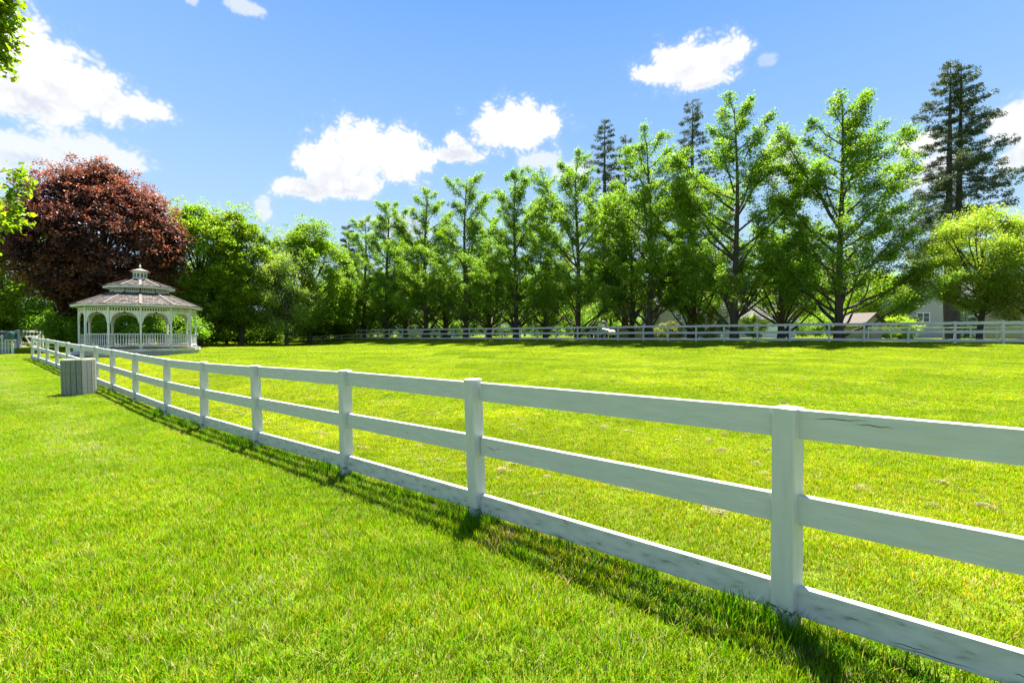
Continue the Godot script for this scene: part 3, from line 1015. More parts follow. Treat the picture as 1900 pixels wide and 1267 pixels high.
# tall tree with a straight leader, many stems fanning out near the ground and plume-like rising limbs
func feather_tree(label: String, at: Vector3, tall: float, seed_: int, spread: float, big: Array) -> void:
	rng.seed = seed_
	var t := thing("feathery_tree", label, "tree", at, 0.0, "row of feathery trees behind the far fence")
	var wood := MB.new()
	var lead := []
	for i in 13:
		var s := i / 12.0
		lead.append(Vector3(0.25 * sin(s * 5.0 + seed_) * s, tall * 0.97 * s - 0.2, 0.2 * sin(s * 4.0 + seed_ * 2.0) * s))
	var rad := []
	for i in 13: rad.append(0.27 * pow(1.0 - i / 12.5, 0.85) + 0.012)
	rad[0] = 0.42
	wood.tube(lead, rad, 8)
	part("trunk", wood.mesh(), M.bark, t)
	var limbs := MB.new()
	var where := []
	var tints := []
	var starts := []
	for k in 11:
		starts.append([r(0.1, 1.8), TAU * k / 11.0 + r(-0.3, 0.3), deg_to_rad(r(24, 58)), r(5.0, 7.6) * spread, r(0.07, 0.13)])
	var y := 2.2
	var az := r(0, TAU)
	while y < tall * 0.95:
		az += 2.4 + r(-0.5, 0.5)
		var q := 1.0 - y / tall
		var l := (pow(q, 0.8) * tall * 0.44 + 0.8) * r(0.6, 1.16) * spread
		starts.append([y, az, deg_to_rad(r(30, 52) + 10.0 * q), l, 0.02 + 0.013 * l])
		y += r(0.32, 0.62)
	for e in big: starts.append([e[0], e[1], deg_to_rad(e[2]), e[3], 0.02 + 0.014 * e[3]])
	for st in starts:
		var s0: float = st[0]
		var base: Vector3 = lead[0].lerp(lead[12], clampf((s0 + 0.2) / (tall * 0.97), 0, 1))
		base = Vector3(base.x, s0, base.z)
		var out := Vector3(sin(st[1]), 0, cos(st[1]))
		var l: float = st[3]
		var tip: Vector3 = base + out * sin(st[2]) * l + Vector3.UP * cos(st[2]) * l
		var pts := bend(base, tip, out * l * 0.025 - Vector3.UP * l * 0.02, 6)
		limbs.tube(pts, taper(st[4], 0.012, 6), 5, false)
		var first := 0.5 if s0 < 2.0 else 0.25
		var n := int(l * (6.5 if s0 < 2.0 else 9.0 if s0 < 6.5 else 12.5))
		for k in n:
			var s := lerpf(first, 1.02, pow(rng.randf(), 0.8))
			var p: Vector3 = pts[0].lerp(pts[6], 0) if s <= 0 else pts[mini(int(s * 6.0), 5)].lerp(pts[mini(int(s * 6.0), 5) + 1], s * 6.0 - mini(int(s * 6.0), 5))
			var wide := (0.10 + 0.52 * sin(PI * clampf(s, 0, 1) * 0.9)) * clampf(l / 4.0, 0.5, 1.15)
			where.append(Transform3D(loose(0.7, 1.15), p + Vector3(rng.randfn(0, wide * 0.6), rng.randfn(-0.06, wide * 0.4), rng.randfn(0, wide * 0.6))))
			tints.append(tint(0.22))
		for k in int(l * (0.5 if s0 < 2.0 else 0.9)):
			var s := r(0.4, 0.95)
			var j := mini(int(s * 6.0), 5)
			var p: Vector3 = pts[j].lerp(pts[j + 1], s * 6.0 - j)
			var dir := (out.rotated(Vector3.UP, r(-1.3, 1.3)) + Vector3.UP * r(0.2, 0.9)).normalized()
			var tl := l * r(0.14, 0.28) + 0.25
			var q := p + dir * tl
			limbs.tube(bend(p, q, Vector3.UP * tl * -0.05, 2), taper(0.02, 0.006, 2), 4, false)
			for m in int(tl * 9.0) + 1:
				where.append(Transform3D(loose(0.6, 1.0), p.lerp(q, r(0.35, 1.08)) + Vector3(rng.randfn(0, 0.12), rng.randfn(0, 0.1), rng.randfn(0, 0.12))))
				tints.append(tint(0.22))
	part("limbs", limbs.mesh(), M.bark, t)
	crown(t, "row", where, tints)

# broad tree: trunk, limbs to many leafy lobes
func broad_tree(called: String, label: String, group: String, at: Vector3, tall: float, wide: float, low: float, seed_: int, kind: String, lobes: int, each: int, bark: Material, size := 1.0, tone := Color.WHITE, squash := 0.85) -> Node3D:
	rng.seed = seed_
	var t := thing(called, label, "shrub" if called.ends_with("shrub") else "tree", at, 0.0, group)
	var wood := MB.new()
	var mid := (tall + low) * 0.5
	var half := (tall - low) * 0.5
	var thick := 0.018 * tall + 0.03
	var top := Vector3(r(-0.3, 0.3), mid + half * 0.3, r(-0.3, 0.3))
	wood.tube(bend(Vector3(0, -0.2, 0), top, Vector3(r(-0.2, 0.2), 0, r(-0.2, 0.2)), 6), taper(thick, thick * 0.35, 6), 8)
	part("trunk", wood.mesh(), bark, t)
	var limbs := MB.new()
	var where := []
	var tints := []
	for k in lobes:
		var cy := 1.0 - 2.0 * (k + 0.5) / lobes
		var ca := k * 2.39996 + r(-0.35, 0.35)
		var ring := sqrt(1.0 - cy * cy)
		# fuller below the middle, domed above
		var prof := wide * (1.0 if cy < 0.0 else 1.0 - (0.36 if kind == "purple" else 0.2) * cy)
		var reach := r(0.64, 0.9)
		var c := Vector3(sin(ca) * ring * prof * reach, mid + cy * half * reach, cos(ca) * ring * prof * reach)
		var lr := r(0.17, 0.30) * (wide + half) * 0.5
		var from := Vector3(0, clampf(c.y * 0.6, low * 0.6, top.y), 0)
		limbs.tube(bend(from, c, Vector3.UP * -0.06 * c.length(), 4), taper(thick * 0.33, 0.02, 4), 5, false)
		var shade := r(0.85, 1.15)
		var sunlit_copper := 0.85 if rng.randf() < 0.55 else 0.18  # lobe's share of leaves tinted copper: young growth plus painted sunlight
		for m in each:
			var dir := Vector3(rng.randfn(0, 1), rng.randfn(0, 1) + 0.25, rng.randfn(0, 1)).normalized()
			if dir.dot(c - Vector3(0, mid, 0)) < 0.0 and rng.randf() < 0.55: dir = -dir
			var rr := lr * pow(rng.randf(), 0.35) * r(0.85, 1.15)
			var p := c + Vector3(dir.x * rr, dir.y * rr * squash, dir.z * rr)
			if p.y < maxf(low * 0.7, 0.25): p.y = maxf(low * 0.7, 0.25) + r(0, 0.5)
			where.append(Transform3D(loose(0.75, 1.2) * Basis.from_scale(Vector3.ONE * size), p))
			var tt := tint(0.2)
			if kind == "purple" and rng.randf() < sunlit_copper * rr / lr: tt = Color(tt.r * 3.6, tt.g * 3.5, tt.b * 2.4)  # sunlit look painted into the tint, likelier towards the lobe's outside
			tints.append(Color(tt.r * tone.r * shade, tt.g * tone.g * shade, tt.b * tone.b * shade))
	for m in int(lobes * each * 0.12):          # loose leaves that break the outline
		var cy := r(-0.7, 1.0)
		var ca := r(0, TAU)
		var ring := sqrt(1.0 - cy * cy)
		var reach := r(0.9, 1.1)
		where.append(Transform3D(loose(0.6, 1.0) * Basis.from_scale(Vector3.ONE * size), Vector3(sin(ca) * ring * wide * reach, maxf(mid + cy * half * reach, 0.4), cos(ca) * ring * wide * reach)))
		tints.append(tint(0.2) * (Color(4.0, 3.3, 1.9) if kind == "purple" else tone))  # purple outline sprays get the copper of young shoots and painted sun
	part("limbs", limbs.mesh(), bark, t)
	crown(t, kind, where, tints)
	return t

func conifer(label: String, at: Vector3, tall: float, wide: float, low: float, seed_: int, dense: float, twin := 0.0, tone := Color.WHITE, rough_top := 0.0) -> void:
	rng.seed = seed_
	var t := thing("conifer_tree", label, "tree", at, 0.0, "dark conifers behind the rows of trees")
	var stems := [Vector3.ZERO] if twin == 0.0 else [Vector3(-twin * 0.5, 0, 0), Vector3(twin * 0.5, 0, 0.3)]
	var limbs := MB.new()
	var where := []
	var tints := []
	for si in stems.size():
		var s: Vector3 = stems[si]
		var h := tall * (1.0 - 0.015 * si)
		var wood := MB.new()
		wood.tube([s * 0.5 + Vector3(0, -0.3, 0), s * 0.8 + Vector3(0, h * 0.3, 0), s + Vector3(0, h * 0.7, 0), s + Vector3(0, h, 0)], [0.016 * h + 0.06, 0.012 * h, 0.007 * h, 0.015], 8)
		part("trunk", wood.mesh(), M.bark, t)
		var y := low
		var a := r(0, TAU)
		while y < h - 0.2:
			a += 2.2 + r(-0.4, 0.4)
			var q := (y - low) / (h - low)
			var env := pow(1.0 - q, 0.72) * (0.55 + 0.45 * smoothstep(0.0, 0.18, q)) if rough_top == 0.0 else minf(1.0, pow((1.0 - q) * 1.25, 0.8)) * (0.75 + 0.25 * smoothstep(0.0, 0.12, q))
			var l := wide * env * r(0.62, 1.12) + 0.25
			var out := Vector3(sin(a), 0, cos(a))
			if twin != 0.0 and out.dot(s) < -0.3 * s.length(): l *= 0.6
			var base := s * (0.5 + 0.5 * y / h) + Vector3(0, y, 0)
			var tip := base + out * l + Vector3.UP * (l * lerpf(-0.3, 0.3, q) + l * r(-0.2, 0.2))
			var pts := bend(base, tip, Vector3.UP * -0.07 * l, 4)
			limbs.tube(pts, taper(0.012 + 0.012 * l, 0.008, 4), 4, false)
			for k in int(l * 6.0 * dense) + 2:
				var w := lerpf(0.22, 1.04, rng.randf())
				var j := mini(int(w * 4.0), 3)
				var p: Vector3 = pts[j].lerp(pts[j + 1], w * 4.0 - j)
				var side := out.cross(Vector3.UP) * rng.randfn(0, 0.16 + 0.12 * l * (1.0 - w * 0.6))
				var face := Basis(Vector3.UP, a + r(-0.9, 0.9))
				where.append(Transform3D(face * Basis.from_scale(Vector3.ONE * r(0.7, 1.25)), p + side + Vector3(0, r(-0.5, 0.1) * clampf(l / 3.0, 0.4, 1.0), 0)))
				var tt := tint(0.25)
				tints.append(Color(tt.r * tone.r, tt.g * tone.g, tt.b * tone.b))
			y += r(0.16, 0.34)
	part("limbs", limbs.mesh(), M.bark, t)
	crown(t, "spruce", where, tints, "needles")

func birch() -> void:
	rng.seed = 901
	var at := Vector3(-12.85, 0, -9.0)
	at.y = ground(at.x, 9.0)
	var t := thing("birch_tree", "birch at the frame edge with drooping bright green leafy twigs", "tree", at)
	var wood := MB.new()
	wood.tube([Vector3(0, -0.2, 0), Vector3(0.1, 3, 0), Vector3(-0.1, 6, 0.1), Vector3(0.1, 9, 0), Vector3(0.05, 11.6, 0)], [0.2, 0.15, 0.11, 0.06, 0.02], 10)
	part("trunk", wood.mesh(), M.bark_birch, t)
	var limbs := MB.new()
	var where := []
	var tints := []
	var hang := func(top: Vector3, length: float, n: int, spread: float) -> void:
		var end := top + Vector3(r(-0.12, 0.12), -length, r(-0.12, 0.12))
		limbs.tube(bend(top, end, Vector3(r(-0.05, 0.05), 0, r(-0.05, 0.05)), 4), taper(0.007, 0.003, 4), 4, false)
		for m in n:
			var s := r(0.0, 1.03)
			where.append(Transform3D(loose(0.8, 1.15), top.lerp(end, s) + Vector3(rng.randfn(0, spread), r(-0.05, 0.05), rng.randfn(0, spread))))
			tints.append(tint(0.25))
	# limbs that reach into the picture: [tip x beyond the trunk, tip height, hanging length, how many]
	for e in [[3.25, 8.8, 2.1, 16, 5.9], [3.1, 9.3, 2.1, 12, 6.6], [3.05, 6.3, 0.55, 4, 4.5], [3.4, 4.8, 0.9, 6, 3.0], [3.15, 4.3, 0.9, 6, 2.7], [3.1, 3.75, 0.6, 3, 2.4]]:
		var tip := Vector3(e[0], e[1], r(-0.2, 0.2))
		var pts := bend(Vector3(0, e[4], 0), tip, Vector3.UP * 0.35, 6)
		limbs.tube(pts, taper(0.045, 0.008, 6), 6, false)
		for k in e[3]:
			var s := r(0.62, 1.0)
			var p: Vector3 = pts[0].lerp(pts[6], s) + Vector3.UP * 1.4 * s * (1 - s) + Vector3(0, 0, r(-0.2, 0.2))
			hang.call(p, e[2] * r(0.45, 1.05), int(e[2] * 16), 0.075)
	for k in 40:                                  # the rest of the crown, outside the picture
		var a := r(0.55, 2 * PI - 0.55) + PI / 2
		var h := r(3.2, 10.5)
		var l := r(1.2, 2.6) * (1.0 - (h - 3.0) / 11.0)
		var tip := Vector3(sin(a) * l, h + 0.9, cos(a) * l)
		if tip.x > 1.6: tip.x = 1.6
		limbs.tube(bend(Vector3(0, h, 0), tip, Vector3.UP * 0.2, 4), taper(0.035, 0.006, 4), 5, false)
		for m in 5: hang.call(Vector3(0, h, 0).lerp(tip, r(0.5, 1.0)), r(0.5, 1.3), 14, 0.1)
	part("limbs", limbs.mesh(), M.bark_birch, t)
	crown(t, "birch", where, tints)

func make_trees() -> void:
	make_sprays()
	var nth := ["first", "second", "third", "fourth", "fifth", "sixth", "seventh", "eighth", "last"]
	# [x, depth, height, spread, extra limbs]; PI/2 points right, -PI/2 left
	var row := [[23.2, 33.6, 17.6, 1.0, [[8.0, -1.5, 33, 8.3], [7.0, 1.55, 40, 8.0], [2.2, 1.5, 62, 7.0], [2.0, -1.6, 55, 6.4], [11.5, 1.6, 35, 4.6]]],
		[17.6, 37.5, 19.0, 1.0, [[9.5, 1.6, 28, 7.5], [6.5, -1.6, 35, 8.0], [3.5, 1.5, 48, 7.0]]],
		[12.0, 41.4, 18.1, 1.0, [[6.0, -1.5, 42, 8.0], [9.0, 1.5, 38, 6.0]]],
		[6.3, 45.4, 17.8, 1.0, [[9.0, -1.5, 26, 8.0], [7.0, -1.4, 40, 6.5]]],
		[0.4, 49.4, 17.6, 0.95, [[9.5, 1.5, 26, 7.5]]], [-5.2, 53.3, 18.6, 0.92, []], [-10.4, 57.2, 18.6, 0.9, [[9.0, -1.5, 30, 7.0]]],
		[-16.1, 61.2, 18.2, 0.9, []], [-19.9, 64.0, 16.8, 0.85, []]]
	for i in row.size():
		var e: Array = row[i]
		feather_tree("tall feathery green tree behind far fence, %s of its row counting from the double-trunked conifer" % nth[i], Vector3(e[0], ground(e[0], e[1]), -e[1]), e[2], 300 + i * 7, e[3], e[4])
	var gaps := [[1450.0, 40.5, 11.5, "first and second"], [1288.0, 45.0, 14.0, "second and third"], [1172.0, 46.5, 14.5, "third and fourth"], [1012.0, 53.5, 14.5, "fourth and fifth"], [908.0, 57.0, 15.0, "fifth and sixth"], [826.0, 61.0, 14.5, "sixth and seventh"], [752.0, 65.0, 14.0, "seventh and eighth"]]
	for i in gaps.size():
		var e: Array = gaps[i]
		feather_tree("shorter feathery tree set back in the gap between the row's %s tall trees" % e[3], spot(e[0], e[1]), e[2], 380 + i * 5, 1.1, [])
	broad_tree("purple_maple", "large round dark purple maple with sunlit copper tinted into outer leaves behind the gazebo", "", spot(190, 41.0), 15.6, 6.0, 2.3, 41, "purple", 96, 66, M.bark, 1.0)
	var bg := "green trees behind the gazebo and paddock"
	broad_tree("maple_tree", "bright yellow green maple touching the purple maple's coppery flank", bg, spot(372, 48.0), 14.4, 4.4, 0.8, 42, "maple", 46, 62, M.bark, 1.0, Color(1.12, 1.05, 0.9))
	broad_tree("maple_tree", "yellow green maple with an open ragged top, next but one to the purple maple", bg, spot(446, 50.0), 14.4, 3.4, 0.8, 43, "maple", 36, 55, M.bark, 1.0, Color(1.1, 1.05, 0.9))
	broad_tree("maple_tree", "rounded dark green maple standing behind the small pale tree", bg, spot(574, 55.0), 14.2, 4.9, 0.6, 44, "maple", 50, 60, M.bark)
	broad_tree("pale_tree", "smaller pale grey green tree in front of the dark maple", bg, spot(532, 50.0), 10.0, 3.0, 0.4, 45, "pale", 24, 60, M.bark)
	broad_tree("maple_tree", "yellow green maple peeping out between the birch twigs and the purple maple", bg, spot(2, 46.0), 14.8, 5.0, 0.6, 46, "maple", 44, 60, M.bark, 1.0, Color(1.1, 1.05, 0.9))
	broad_tree("maple_tree", "shaded green tree low behind the purple maple's drooping skirt by the gate", bg, spot(60, 50.0), 7.5, 5.5, 0.2, 47, "shrub", 36, 55, M.bark, 1.5)
	broad_tree("dark_tree", "dense dark green tree filling the gap behind the gazebo's roof edge", bg, spot(420, 54.0), 9.0, 6.0, 0.2, 48, "shrub", 44, 55, M.bark, 1.6)
	broad_tree("dark_tree", "dense dark tree beside the end of the far paddock fence", bg, spot(628, 66.0), 8.5, 5.5, 0.2, 49, "shrub", 40, 55, M.bark, 1.7)
	conifer("narrow dark conifer between the rounded maple and the feathery row", spot(648, 70.0), 17.0, 3.0, 0.6, 60, 1.2)
	conifer("dark spire of a conifer rising above the feathery row's middle", spot(1121, 62.0), 28.6, 5.2, 4.0, 61, 0.8, 0.0, Color(1.05, 0.95, 0.8))
	conifer("lower conifer spire just beside the tallest spire of the row's middle", spot(1160, 64.0), 27.2, 4.6, 4.0, 62, 0.75, 0.0, Color(1.1, 0.95, 0.8))
	conifer("slim dark conifer peak behind the second feathery tree", spot(1283, 58.0), 29.0, 5.4, 4.0, 63, 0.8)
	conifer("tall sparse double-trunked conifer towering over the grey house", spot(1765, 46.0), 27.0, 5.0, 8.5, 64, 0.95, 0.75, Color(1.0, 1.0, 0.9), 1.0)
	conifer("small blue green spruce in front of the grey house wall", spot(1792, 58.0), 4.2, 1.6, 0.3, 65, 1.6, 0.0, Color(0.9, 1.3, 1.4))
	conifer("rounded dark juniper by the corner of the grey house", spot(1672, 56.0), 6.0, 1.9, 0.3, 66, 1.8, 0.0, Color(1.0, 1.4, 1.0))
	# small trees at the right
	broad_tree("crab_apple", "low spreading crab apple with forked dark trunk beside the orange post", "", spot(1817, 30.5), 8.6, 3.6, 1.7, 70, "bloom", 46, 95, M.bark, 0.9, Color(1.05, 1.05, 0.9), 0.7)
	broad_tree("crab_apple", "crab apple flecked with cream blossom, cut by the frame edge", "", spot(1930, 29.0), 6.9, 3.0, 1.2, 71, "bloom", 36, 90, M.bark, 0.9, Color(1.15, 1.0, 1.2), 0.7)
	var fill := "trees seen between and behind the feathery row"
	broad_tree("garden_tree", "leafy green tree between the two feathery trees nearest the double-trunked conifer", fill, spot(1465, 47.0), 8.5, 3.4, 1.6, 80, "shrub", 34, 55, M.bark, 1.2, Color(1.2, 1.15, 0.9))
	broad_tree("garden_tree", "yellow green garden tree between shed and nearest feathery tree", fill, spot(1625, 56.0), 8.0, 3.6, 1.2, 81, "shrub", 34, 55, M.bark, 1.3, Color(1.5, 1.3, 0.9))
	broad_tree("garden_tree", "green tree between the second and third feathery trees", fill, spot(1290, 56.0), 9.0, 4.0, 2.2, 82, "shrub", 34, 55, M.bark, 1.3, Color(1.1, 1.1, 0.9))
	broad_tree("garden_tree", "broad green tree behind the open white utility vehicle", fill, spot(1135, 72.0), 11.5, 5.0, 2.6, 83, "shrub", 40, 60, M.bark, 1.6, Color(1.1, 1.1, 0.9))
	broad_tree("garden_tree", "green tree between the fourth and fifth feathery trees", fill, spot(1015, 66.0), 10.0, 4.6, 1.0, 84, "shrub", 40, 60, M.bark, 1.5, Color(1.2, 1.15, 0.9))
	broad_tree("garden_tree", "green tree between the fifth and sixth feathery trees", fill, spot(910, 70.0), 11.0, 4.6, 1.0, 85, "shrub", 40, 60, M.bark, 1.5, Color(1.05, 1.1, 0.9))
	broad_tree("garden_tree", "yellow green tree between the sixth and seventh feathery trees", fill, spot(828, 76.0), 10.0, 4.6, 2.0, 86, "shrub", 40, 60, M.bark, 1.6, Color(1.4, 1.25, 0.9))
	broad_tree("garden_tree", "green tree between the seventh and eighth feathery trees", fill, spot(752, 80.0), 12.0, 5.0, 1.0, 87, "shrub", 40, 60, M.bark, 1.7, Color(1.1, 1.1, 0.9))
	broad_tree("garden_tree", "green tree filling the far end of the feathery row", fill, spot(690, 78.0), 11.0, 4.6, 0.4, 88, "shrub", 40, 60, M.bark, 1.6, Color(0.9, 1.0, 1.0))
	# shrubs
	var sg := "garden shrubs behind the far fence"
	broad_tree("flowering_shrub", "yellow green shrub with pink tips at the foot of the second feathery tree", sg, spot(1318, 41.5), 2.6, 1.5, 0.1, 90, "bloom", 16, 40, M.bark, 0.8, Color(1.2, 1.1, 0.9))
	broad_tree("garden_shrub", "bright yellow green clipped shrub beside the shed roof", sg, spot(1668, 51.0), 2.4, 2.0, 0.1, 91, "shrub", 16, 45, M.bark, 0.9, Color(1.9, 1.6, 0.9))
	broad_tree("garden_shrub", "small light green shrub under the second feathery tree's drooping limbs", sg, spot(1398, 42.0), 2.3, 1.1, 0.1, 92, "shrub", 12, 40, M.bark, 0.8, Color(1.5, 1.3, 0.9))
	broad_tree("garden_shrub", "reddish brown clipped shrub before the tan wall", sg, spot(1243, 52.0), 1.9, 1.6, 0.1, 93, "bloom", 14, 40, M.bark, 0.8, Color(0.75, 0.62, 0.9))
	for e in [[152, 41.0, 3.4, 2.6, "behind the gazebo's entrance steps"], [236, 40.0, 3.2, 2.5, "seen through the gazebo's middle bay"], [318, 41.5, 3.2, 2.6, "seen through the gazebo's far bay"], [105, 46.0, 3.4, 2.6, "just above the near fence's far end"], [22, 47.0, 3.8, 3.0, "behind the cross-braced gate"]]:
		broad_tree("understorey_shrub", "leafy green shrub %s" % e[4], "shrubs under the purple maple", spot(e[0], e[1]), e[2], e[3], 0.1, 95 + int(e[0]), "shrub", 22, 50, M.bark, 1.3, Color(0.95, 1.05, 1.0))
	for e in [[400, 56.0, 2.6, 3.4, "nearest the gazebo"], [470, 58.0, 2.6, 3.6, "under the pale tree"], [545, 62.5, 2.8, 3.6, "above the low rail fence's middle"], [610, 66.0, 2.8, 3.8, "above the low rail fence's end"]]:
		broad_tree("understorey_shrub", "leafy shrub at the paddock's back edge, %s" % e[4], "dark shrubs along the back edge", spot(e[0], e[1]), e[2], e[3], 0.1, 95 + int(e[0]), "shrub", 24, 50, M.bark, 1.4)
	for k in 15:
		broad_tree("garden_shrub", "tall green shrub in the far hedge line, number %s from the dark trees' end" % ["one", "two", "three", "four", "five", "six", "seven", "eight", "nine", "ten", "eleven", "twelve", "thirteen", "fourteen", "fifteen"][k], "shrubs of the far hedge line", spot(650.0 + k * 72.0, 88.0 + (k * 7 % 5)), 3.6 + (k * 13 % 5) * 0.35, 4.6, 0.1, 700 + k, "shrub", 22, 40, M.bark, 1.9, Color(1.05, 1.05, 0.95))
	var far := "distant trees closing the view behind the houses"
	var count := ["first", "second", "third", "fourth", "fifth", "sixth", "seventh", "eighth", "ninth", "tenth", "eleventh", "twelfth", "thirteenth", "fourteenth", "fifteenth"]
	for k in 15:
		var px := 590.0 + k * 96.0
		var dd := 112.0 + (k * 37 % 23)
		broad_tree("distant_tree", "distant tree on the skyline behind the houses, %s counting from the gazebo side" % count[k], far, spot(px, dd), 9.0 + (k * 29 % 9) * 0.7, 6.6, 0.3, 500 + k, "shrub", 34, 44, M.bark, 2.4, Color(1.0, 1.05, 1.0))
	birch()

# ------------------------------------------------------------------ small things on the lawn
func make_bin() -> void:
	rng.seed = 12
	var at := spot(145, 12.7)
	var t := thing("litter_bin", "weathered grey green round litter bin of wooden staves beside the near fence", "bin", at, 0.75)
	t.rotation.z = 0.015
	var n := 20
	var rad := 0.345
	for k in n:
		var turn := Basis(Vector3.UP, TAU * k / n)
		var b := MB.new()
		b.cbox(Vector3(0, 0.49, 0), Vector3(rad * TAU / n - 0.009, 0.94 + r(-0.012, 0.012), 0.024), 0.004)
		var worn := k in [1, 2]
		part("stave", b.mesh(), M.plank_worn if worn else M.plank, t, Transform3D(turn, turn * Vector3(0, 0, rad + r(-0.004, 0.004))))
	for y in [0.12, 0.84]:
		var hoop := MB.new()
		hoop.lathe([[rad - 0.02, y - 0.03], [rad - 0.02, y + 0.03]], 24)
		part("hoop", hoop.mesh(), M.dark, t)
	var lid := MB.new()
	lid.lathe([[0.0, 0.955], [0.335, 0.955], [0.335, 0.975], [0.16, 0.975], [0.16, 0.90], [0.0, 0.90]], 24)
	part("lid", lid.mesh(), M.plank, t, Transform3D(Basis(), Vector3.ZERO))
	var liner := MB.new()
	liner.lathe([[0.30, 0.06], [0.30, 0.95]], 16)
	part("liner", liner.mesh(), M.dark, t)

func make_gate() -> void:
	var a := spot(34, 40.0)
	var b := spot(77, 42.5)
	var t := thing("field_gate", "off-white wooden gate with diagonal braces behind the fence's far end", "gate", a)
	var u := b - a
	u.y = 0.0
	var l := u.length()
	u = u.normalized()
	var frame := Basis(u, Vector3.UP, u.cross(Vector3.UP))
	var post := MB.new()
	post.cbox(Vector3(0, 0.75, 0), Vector3(0.17, 1.6, 0.17), 0.01)
	for x in [0.0, l]: part("gate_post", post.mesh(), M.gazebo, t, Transform3D(frame, u * x))
	for y in [1.42, 0.98, 0.45, 0.16]:
		var rm := MB.new()
		rm.cbox(Vector3(l / 2, y, 0), Vector3(l - 0.2, 0.17 if y > 1.2 else 0.13, 0.05), 0.006)
		part("rail", rm.mesh(), M.gazebo, t, Transform3D(frame, Vector3.ZERO))
	for s in [0.0, 1.0]:
		var st := MB.new()
		st.cbox(Vector3(lerpf(0.2, l - 0.2, s), 0.78, 0.0), Vector3(0.13, 1.3, 0.06), 0.006)
		part("stile", st.mesh(), M.gazebo, t, Transform3D(frame, Vector3.ZERO))
		var p := Vector3(lerpf(0.25, l - 0.25, s), 1.35, 0.06)
		var q := Vector3(l / 2, 0.25, 0.06)
		var br := MB.new()
		var dir := (q - p).normalized()
		br.cbox((p + q) / 2, Vector3(p.distance_to(q), 0.11, 0.03), 0.004, Basis(dir, Vector3(0, 0, 1).cross(dir), Vector3(0, 0, 1)))
		part("brace", br.mesh(), M.gazebo, t, Transform3D(frame, Vector3.ZERO))
	for k in 5:
		var sl := MB.new()
		sl.cbox(Vector3(lerpf(0.5, l - 0.5, k / 4.0), 1.2, -0.045), Vector3(0.07, 0.36, 0.025), 0.003)
		part("slat", sl.mesh(), M.gazebo, t, Transform3D(frame, Vector3.ZERO))
	var hinge := MB.new()
	hinge.box(Vector3(0.22, 1.43, 0.05), Vector3(0.35, 0.04, 0.02))
	part("hinge", hinge.mesh(), M.dark, t, Transform3D(frame, Vector3.ZERO))
	var line := [spot(30, 39.6), spot(-20, 38.0), spot(-75, 36.5)]
	run_fence("rail_fence", "off-white rail fence joining the braced gate behind the mailbox", line, 1.5, [1.4, 0.95, 0.45], 0.17, 0.15, M.gazebo)
	# mailbox on its post, and the white picket panel beside it
	var m := spot(18.5, 31.5)
	var box := thing("mailbox", "dark green mailbox on a white post by the picket panel", "mailbox", m, 0.35)
	var mp := MB.new()
	mp.cbox(Vector3(0.1, 0.45, 0), Vector3(0.12, 1.1, 0.12), 0.008)
	part("post", mp.mesh(), M.gazebo, box)
	var arm := MB.new()
	arm.cbox(Vector3(0, 0.94, 0), Vector3(0.4, 0.08, 0.14), 0.006)
	part("arm", arm.mesh(), M.gazebo, box)
	var shell := MB.new()
	var outline := PackedVector2Array([Vector2(-0.2, 0.98), Vector2(0.2, 0.98), Vector2(0.2, 1.3)])
	for k in range(1, 8): outline.append(Vector2(0.2 * cos(PI * k / 8.0), 1.3 + 0.2 * sin(PI * k / 8.0)))
	outline.append(Vector2(-0.2, 1.3))
	shell.prism(outline, Transform3D(), 0.6)
	part("box", shell.mesh(), M.mailbox, box)
	var lab := MB.new()
	lab.box(Vector3(-0.07, 1.25, 0.303), Vector3(0.1, 0.08, 0.004))
	part("number_plate", lab.mesh(), M.blue, box)
	var fl := MB.new()
	fl.box(Vector3(0.02, 1.42, 0.304), Vector3(0.05, 0.04, 0.006))
	part("latch", fl.mesh(), M.metal, box)
	var pk := thing("picket_panel", "pale blue-white picket panel standing next to the green mailbox", "fence", spot(3, 31.5), 0.45)
	for k in 9:
		var pm := MB.new()
		pm.cbox(Vector3(-0.9 + k * 0.15, 0.66, 0), Vector3(0.1, 1.3, 0.03), 0.006)
		part("picket", pm.mesh(), M.far_paint, pk)
	for y in [1.15, 0.4]:
		var rm := MB.new()
		rm.cbox(Vector3(-0.3, y, -0.035), Vector3(1.3, 0.1, 0.04), 0.005)
		part("rail", rm.mesh(), M.far_paint, pk)
	var pole := thing("marker_post", "bright orange marker post near the frame edge behind the far fence", "post", spot(1861, 33.5))
	var om := MB.new()
	om.lathe([[0.07, -0.1], [0.07, 1.35], [0.05, 1.42], [0.0, 1.43]], 10)
	part("tube", om.mesh(), M.orange, pole)
	var bd := MB.new()
	bd.lathe([[0.073, 1.2], [0.073, 1.28]], 10)
	part("band", bd.mesh(), M.brown, pole)

# ------------------------------------------------------------------ vehicles
func wheel(parent: Node3D, at: Vector3, rad: float, w: float) -> void:
	var b := MB.new()
	b.lathe([[rad * 0.55, -w / 2], [rad * 0.93, -w / 2], [rad, -w / 2 + 0.03], [rad, w / 2 - 0.03], [rad * 0.93, w / 2], [rad * 0.55, w / 2]], 16)
	var o := part("wheel", b.mesh(), M.tyre, parent, Transform3D(Basis(Vector3.RIGHT, PI / 2), at))
	var h := MB.new()
	h.lathe([[0.0, -w * 0.4], [rad * 0.56, -w * 0.4], [rad * 0.56, w * 0.4], [0.0, w * 0.4]], 12)
	part("rim", h.mesh(), M.metal, o)

func rod(b: MB, p: Vector3, q: Vector3, rad: float) -> void:
	b.tube([p, q], [rad, rad], 6)

